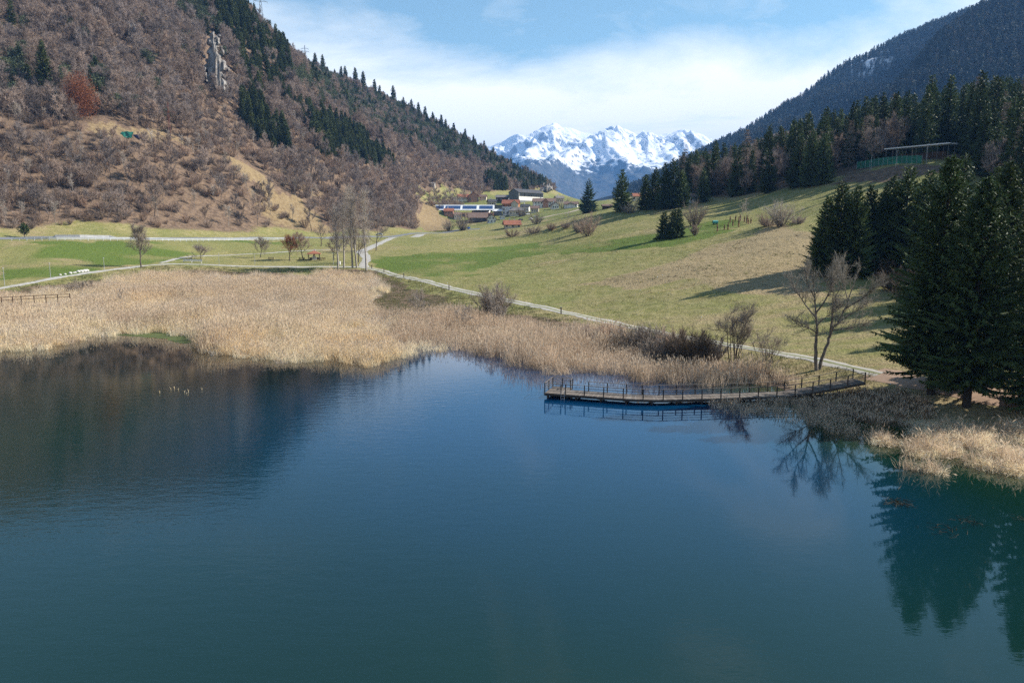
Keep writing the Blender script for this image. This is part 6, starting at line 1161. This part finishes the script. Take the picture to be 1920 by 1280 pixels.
# sparse reeds in front of the jetty, dark sedge on the shaded shore, bent dead mats at the water's edge
X, Y, z, qx, qy = fill([(1325, 756), (1400, 752), (1480, 752), (1560, 764), (1625, 798), (1610, 826), (1545, 806), (1480, 788), (1380, 778), (1335, 768)], .62, 15, 60, 55, 85, .40); n = len(X); scatter('brown_reeds', brown, np.c_[X, Y, np.where(z < 0, -.1, z)], np.c_[r.normal(size=(n, 2)) * .08, r.random(n) * 6.28], np.c_[np.ones((n, 2)) * .8, .22 + .26 * r.random(n)], r.integers(0, 5, n), 'stuff', 'sparse brown reeds in the water before the jetty', 'reeds')
X, Y, z, qx, qy = fill([(1490, 756), (1560, 742), (1640, 728), (1700, 740), (1745, 762), (1750, 784), (1700, 792), (1640, 796), (1600, 784), (1550, 772)], .5, 20, 62, 55, 90, .7); n = len(X); scatter('dark_sedge', sedge, np.c_[X, Y, np.where(z < 0, -.1, z)], np.c_[r.normal(size=(n, 2)) * .1, r.random(n) * 6.28], np.c_[np.ones((n, 2)), .7 + .5 * r.random(n)], r.integers(0, 4, n), 'stuff', 'dark dead sedge on the shaded shore below the landing', 'sedge')
X, Y, z, qx, qy = fill([(1636, 806), (1700, 796), (1780, 806), (1860, 812), (1940, 800), (1960, 884), (1900, 890), (1840, 878), (1800, 894), (1740, 884), (1680, 872), (1645, 846)], .42, 24, 58, 48, 80, .80); k = fbm(X, Y, 3.2, 3, .5, 97) > -.18; X, Y, z = X[k], Y[k], z[k]; n = len(X); scatter('dead_reeds', mats_, np.c_[X, Y, np.where(z < 0, -.15, z)], np.c_[r.normal(size=(n, 2)) * .2, r.random(n) * 6.28], np.c_[np.ones((n, 2)), .5 + .9 * r.random(n)], r.integers(0, 7, n), 'stuff', 'bent pale dead reeds at the water edge below the shore spruces', 'reeds')
X, Y, z, qx, qy = fill([(-60, 552), (270, 500), (520, 502), (700, 506), (780, 528), (880, 553), (980, 574), (1140, 610), (1350, 652), (1480, 672), (1640, 700), (1640, 720), (1480, 706), (1300, 670), (1050, 614), (800, 600), (690, 590), (700, 550), (640, 512), (300, 518), (-60, 566)], 1.3, -150, 62, 78, 262, .75); n = len(X); scatter('shore_grass', green, np.c_[X, Y, z], np.c_[np.zeros((n, 2)), r.random(n) * 6.28], .6 + .9 * r.random(n), r.integers(0, 3, n), 'stuff', 'rough grass between the reeds and the lake path', 'grass')
tuft = [reed_clump(90 + i, 22, .32, .035, .7, foliage('meadow_tuft_%d' % i, *(((0.27, 0.24, 0.10), (0.33, 0.28, 0.14)) if i % 2 else ((0.17, 0.19, 0.06), (0.24, 0.23, 0.09))), .5, .25), lean=.6, plumes=0) for i in range(4)]
clod = [reed_clump(95 + i, 26, .30, .05, .5, foliage('brown_clod_%d' % i, (0.10, 0.07, 0.04), (0.19, 0.14, 0.08), .5, .1), lean=.9, plumes=0, bent=.6) for i in range(2)]
X, Y, z, qx, qy = fill(TAN, 1.0, 10, 75, 125, 250, .35); k = fbm(X, Y, 7, 3, .5, 98) > .12; X, Y, z = X[k], Y[k], z[k]; n = len(X); scatter('dry_weeds', clod, np.c_[X, Y, z], np.c_[np.zeros((n, 2)), r.random(n) * 6.28], .5 + 1.1 * r.random(n), r.integers(0, 2, n), 'stuff', 'brown dead weeds over the tan part of the meadow', 'weeds')
MEAD = [(700, 512), (760, 480), (900, 452), (1180, 436), (1330, 412), (1520, 430), (1520, 520), (1640, 560), (1650, 690), (1500, 664), (1350, 640), (1140, 600), (960, 560), (800, 525)]
X, Y, z, qx, qy = fill(MEAD, 1.25, -60, 70, 88, 300, .5); k = (fbm(X, Y, 9, 3, .5, 95) > -.12); X, Y, z = X[k], Y[k], z[k]; n = len(X); dry = fbm(X, Y, 30, 3, .5, 96) + .35 * r.normal(size=n) > 0
scatter('meadow_grass', tuft, np.c_[X, Y, z], np.c_[np.zeros((n, 2)), r.random(n) * 6.28], .5 + 1.0 * r.random(n), np.where(dry, 1, 0) + 2 * r.integers(0, 2, n), 'stuff', 'coarse tufts of dry and green grass over the meadow', 'grass')
# floating green mat in the bay, drifting weed under the spruces, dead stalks in open water
def raft(nm, poly, mat, z, lab, cat):
    W = on_level([p[0] for p in poly], [p[1] for p in poly], 0); P = []
    for a, b in zip(W, np.roll(W, -1, 0)):
        for f in np.linspace(0, 1, 12, endpoint=False): P.append(a + (b - a) * f)
    P = np.array(P); P += np.stack([fbm(P[:, 0], P[:, 1], 1.5, 3, .5, 1), fbm(P[:, 0], P[:, 1], 1.5, 3, .5, 2)], -1) * .9; m = MB(); n = len(P); c = P.mean(0); m.add(np.r_[np.c_[P, np.full(n, z)], np.c_[P, np.full(n, -.05)], [[c[0], c[1], z + .01]]], [(i, (i + 1) % n, 2 * n) for i in range(n)] + [(n + i, n + (i + 1) % n, (i + 1) % n, i) for i in range(n)]); return tag(m.build(nm, mat), lab, cat, None, 'stuff')
alg = plain('green_algae', (0.105, 0.125, 0.045), (0.075, 0.09, 0.03), 1.2, .9, .15, 0, .3)
raft('floating_algae', [(214, 627), (300, 619), (380, 622), (378, 634), (350, 644), (330, 640), (300, 634), (260, 631)], alg, .02, 'flat green algae mat in the reed bay', 'algae')
wt_ = []; weedm = foliage('drowned_weed', (0.030, 0.028, 0.016), (0.045, 0.038, 0.02), .4, .1)
for i in range(4):
    r2 = np.random.default_rng(70 + i); m = MB(); n = 46; b = np.c_[r2.normal(size=(n, 2)) * .5, .01 + .02 * r2.random(n)]; d = np.c_[r2.normal(size=(n, 2)), np.abs(r2.normal(size=n)) * .12]; m.tris(twigs(r2, b, d, .25 + .5 * r2.random(n), .014)); wt_.append(m.mesh('weed', [weedm]))
X, Y, z, qx, qy = fill([(1628, 900), (1700, 918), (1800, 962), (1930, 975), (1930, 1050), (1880, 1060), (1830, 1010), (1740, 985), (1640, 930)], .75, 18, 50, 36, 62, .07); n = len(X); scatter('floating_weed', wt_, np.c_[X, Y, np.full(n, .0)], np.c_[np.zeros((n, 2)), r.random(n) * 6.28], .6 + .6 * r.random(n), r.integers(0, 4, n), 'stuff', 'brown weed floating on the dark water at the near shore', 'weed')
for i, (px, py, s) in enumerate([(300, 737, 1), (321, 731, 1.2), (327, 729, 1), (334, 731, .7), (346, 736, .9), (350, 738, .6), (354, 735, 1.1), (379, 731, 1)]):
    q = on_level(px, py); r2 = np.random.default_rng(i); t = thing('dead_stalk', 'short bleached dead stalk sticking out of the open water', 'stalk', (q[0], q[1], 0), r2.random() * 6.28, 'dead stalks in the open water'); m = MB(); m.tube([(0, 0, -.4), (.03, 0, .15 * s), (.06 + .1 * r2.random(), .03, .32 * s)], [.028, .024, .014], 5); m.build('stem', rd_straw, t); m = MB(); m.tube([(.03, 0, .14 * s), (-.08, .06, .25 * s)], [.025, .01], 4); m.build('side_shoot', rd_straw, t)

# ------------------------------------------------------------------ air of the valley
hz = bpy.data.materials.new('valley_air'); hz.use_nodes = True; ht = hz.node_tree; ht.nodes.clear(); ho = ht.nodes.new('ShaderNodeOutputMaterial'); hv = ht.nodes.new('ShaderNodeVolumePrincipled')
hv.inputs['Color'].default_value = (0.20, 0.47, 1.0, 1); hv.inputs['Density'].default_value = 8.2e-5; hv.inputs['Anisotropy'].default_value = 0.0; ht.links.new(hv.outputs[0], ho.inputs['Volume'])
zlo = float(min(Z.min(), MZ.min(), SZ.min())) - 1.0; zhi = float(max(Z.max(), MZ.max(), SZ.max())) + 60
m = MB(); m.box(((GX[0] + GX[-1]) / 2, (GY[0] + GY[-1]) / 2, (zlo + zhi) / 2), (GX[-1] - GX[0] + 400, GY[-1] - GY[0] + 400, zhi - zlo)); tag(m.build('haze', hz), None, None, None, 'stuff')
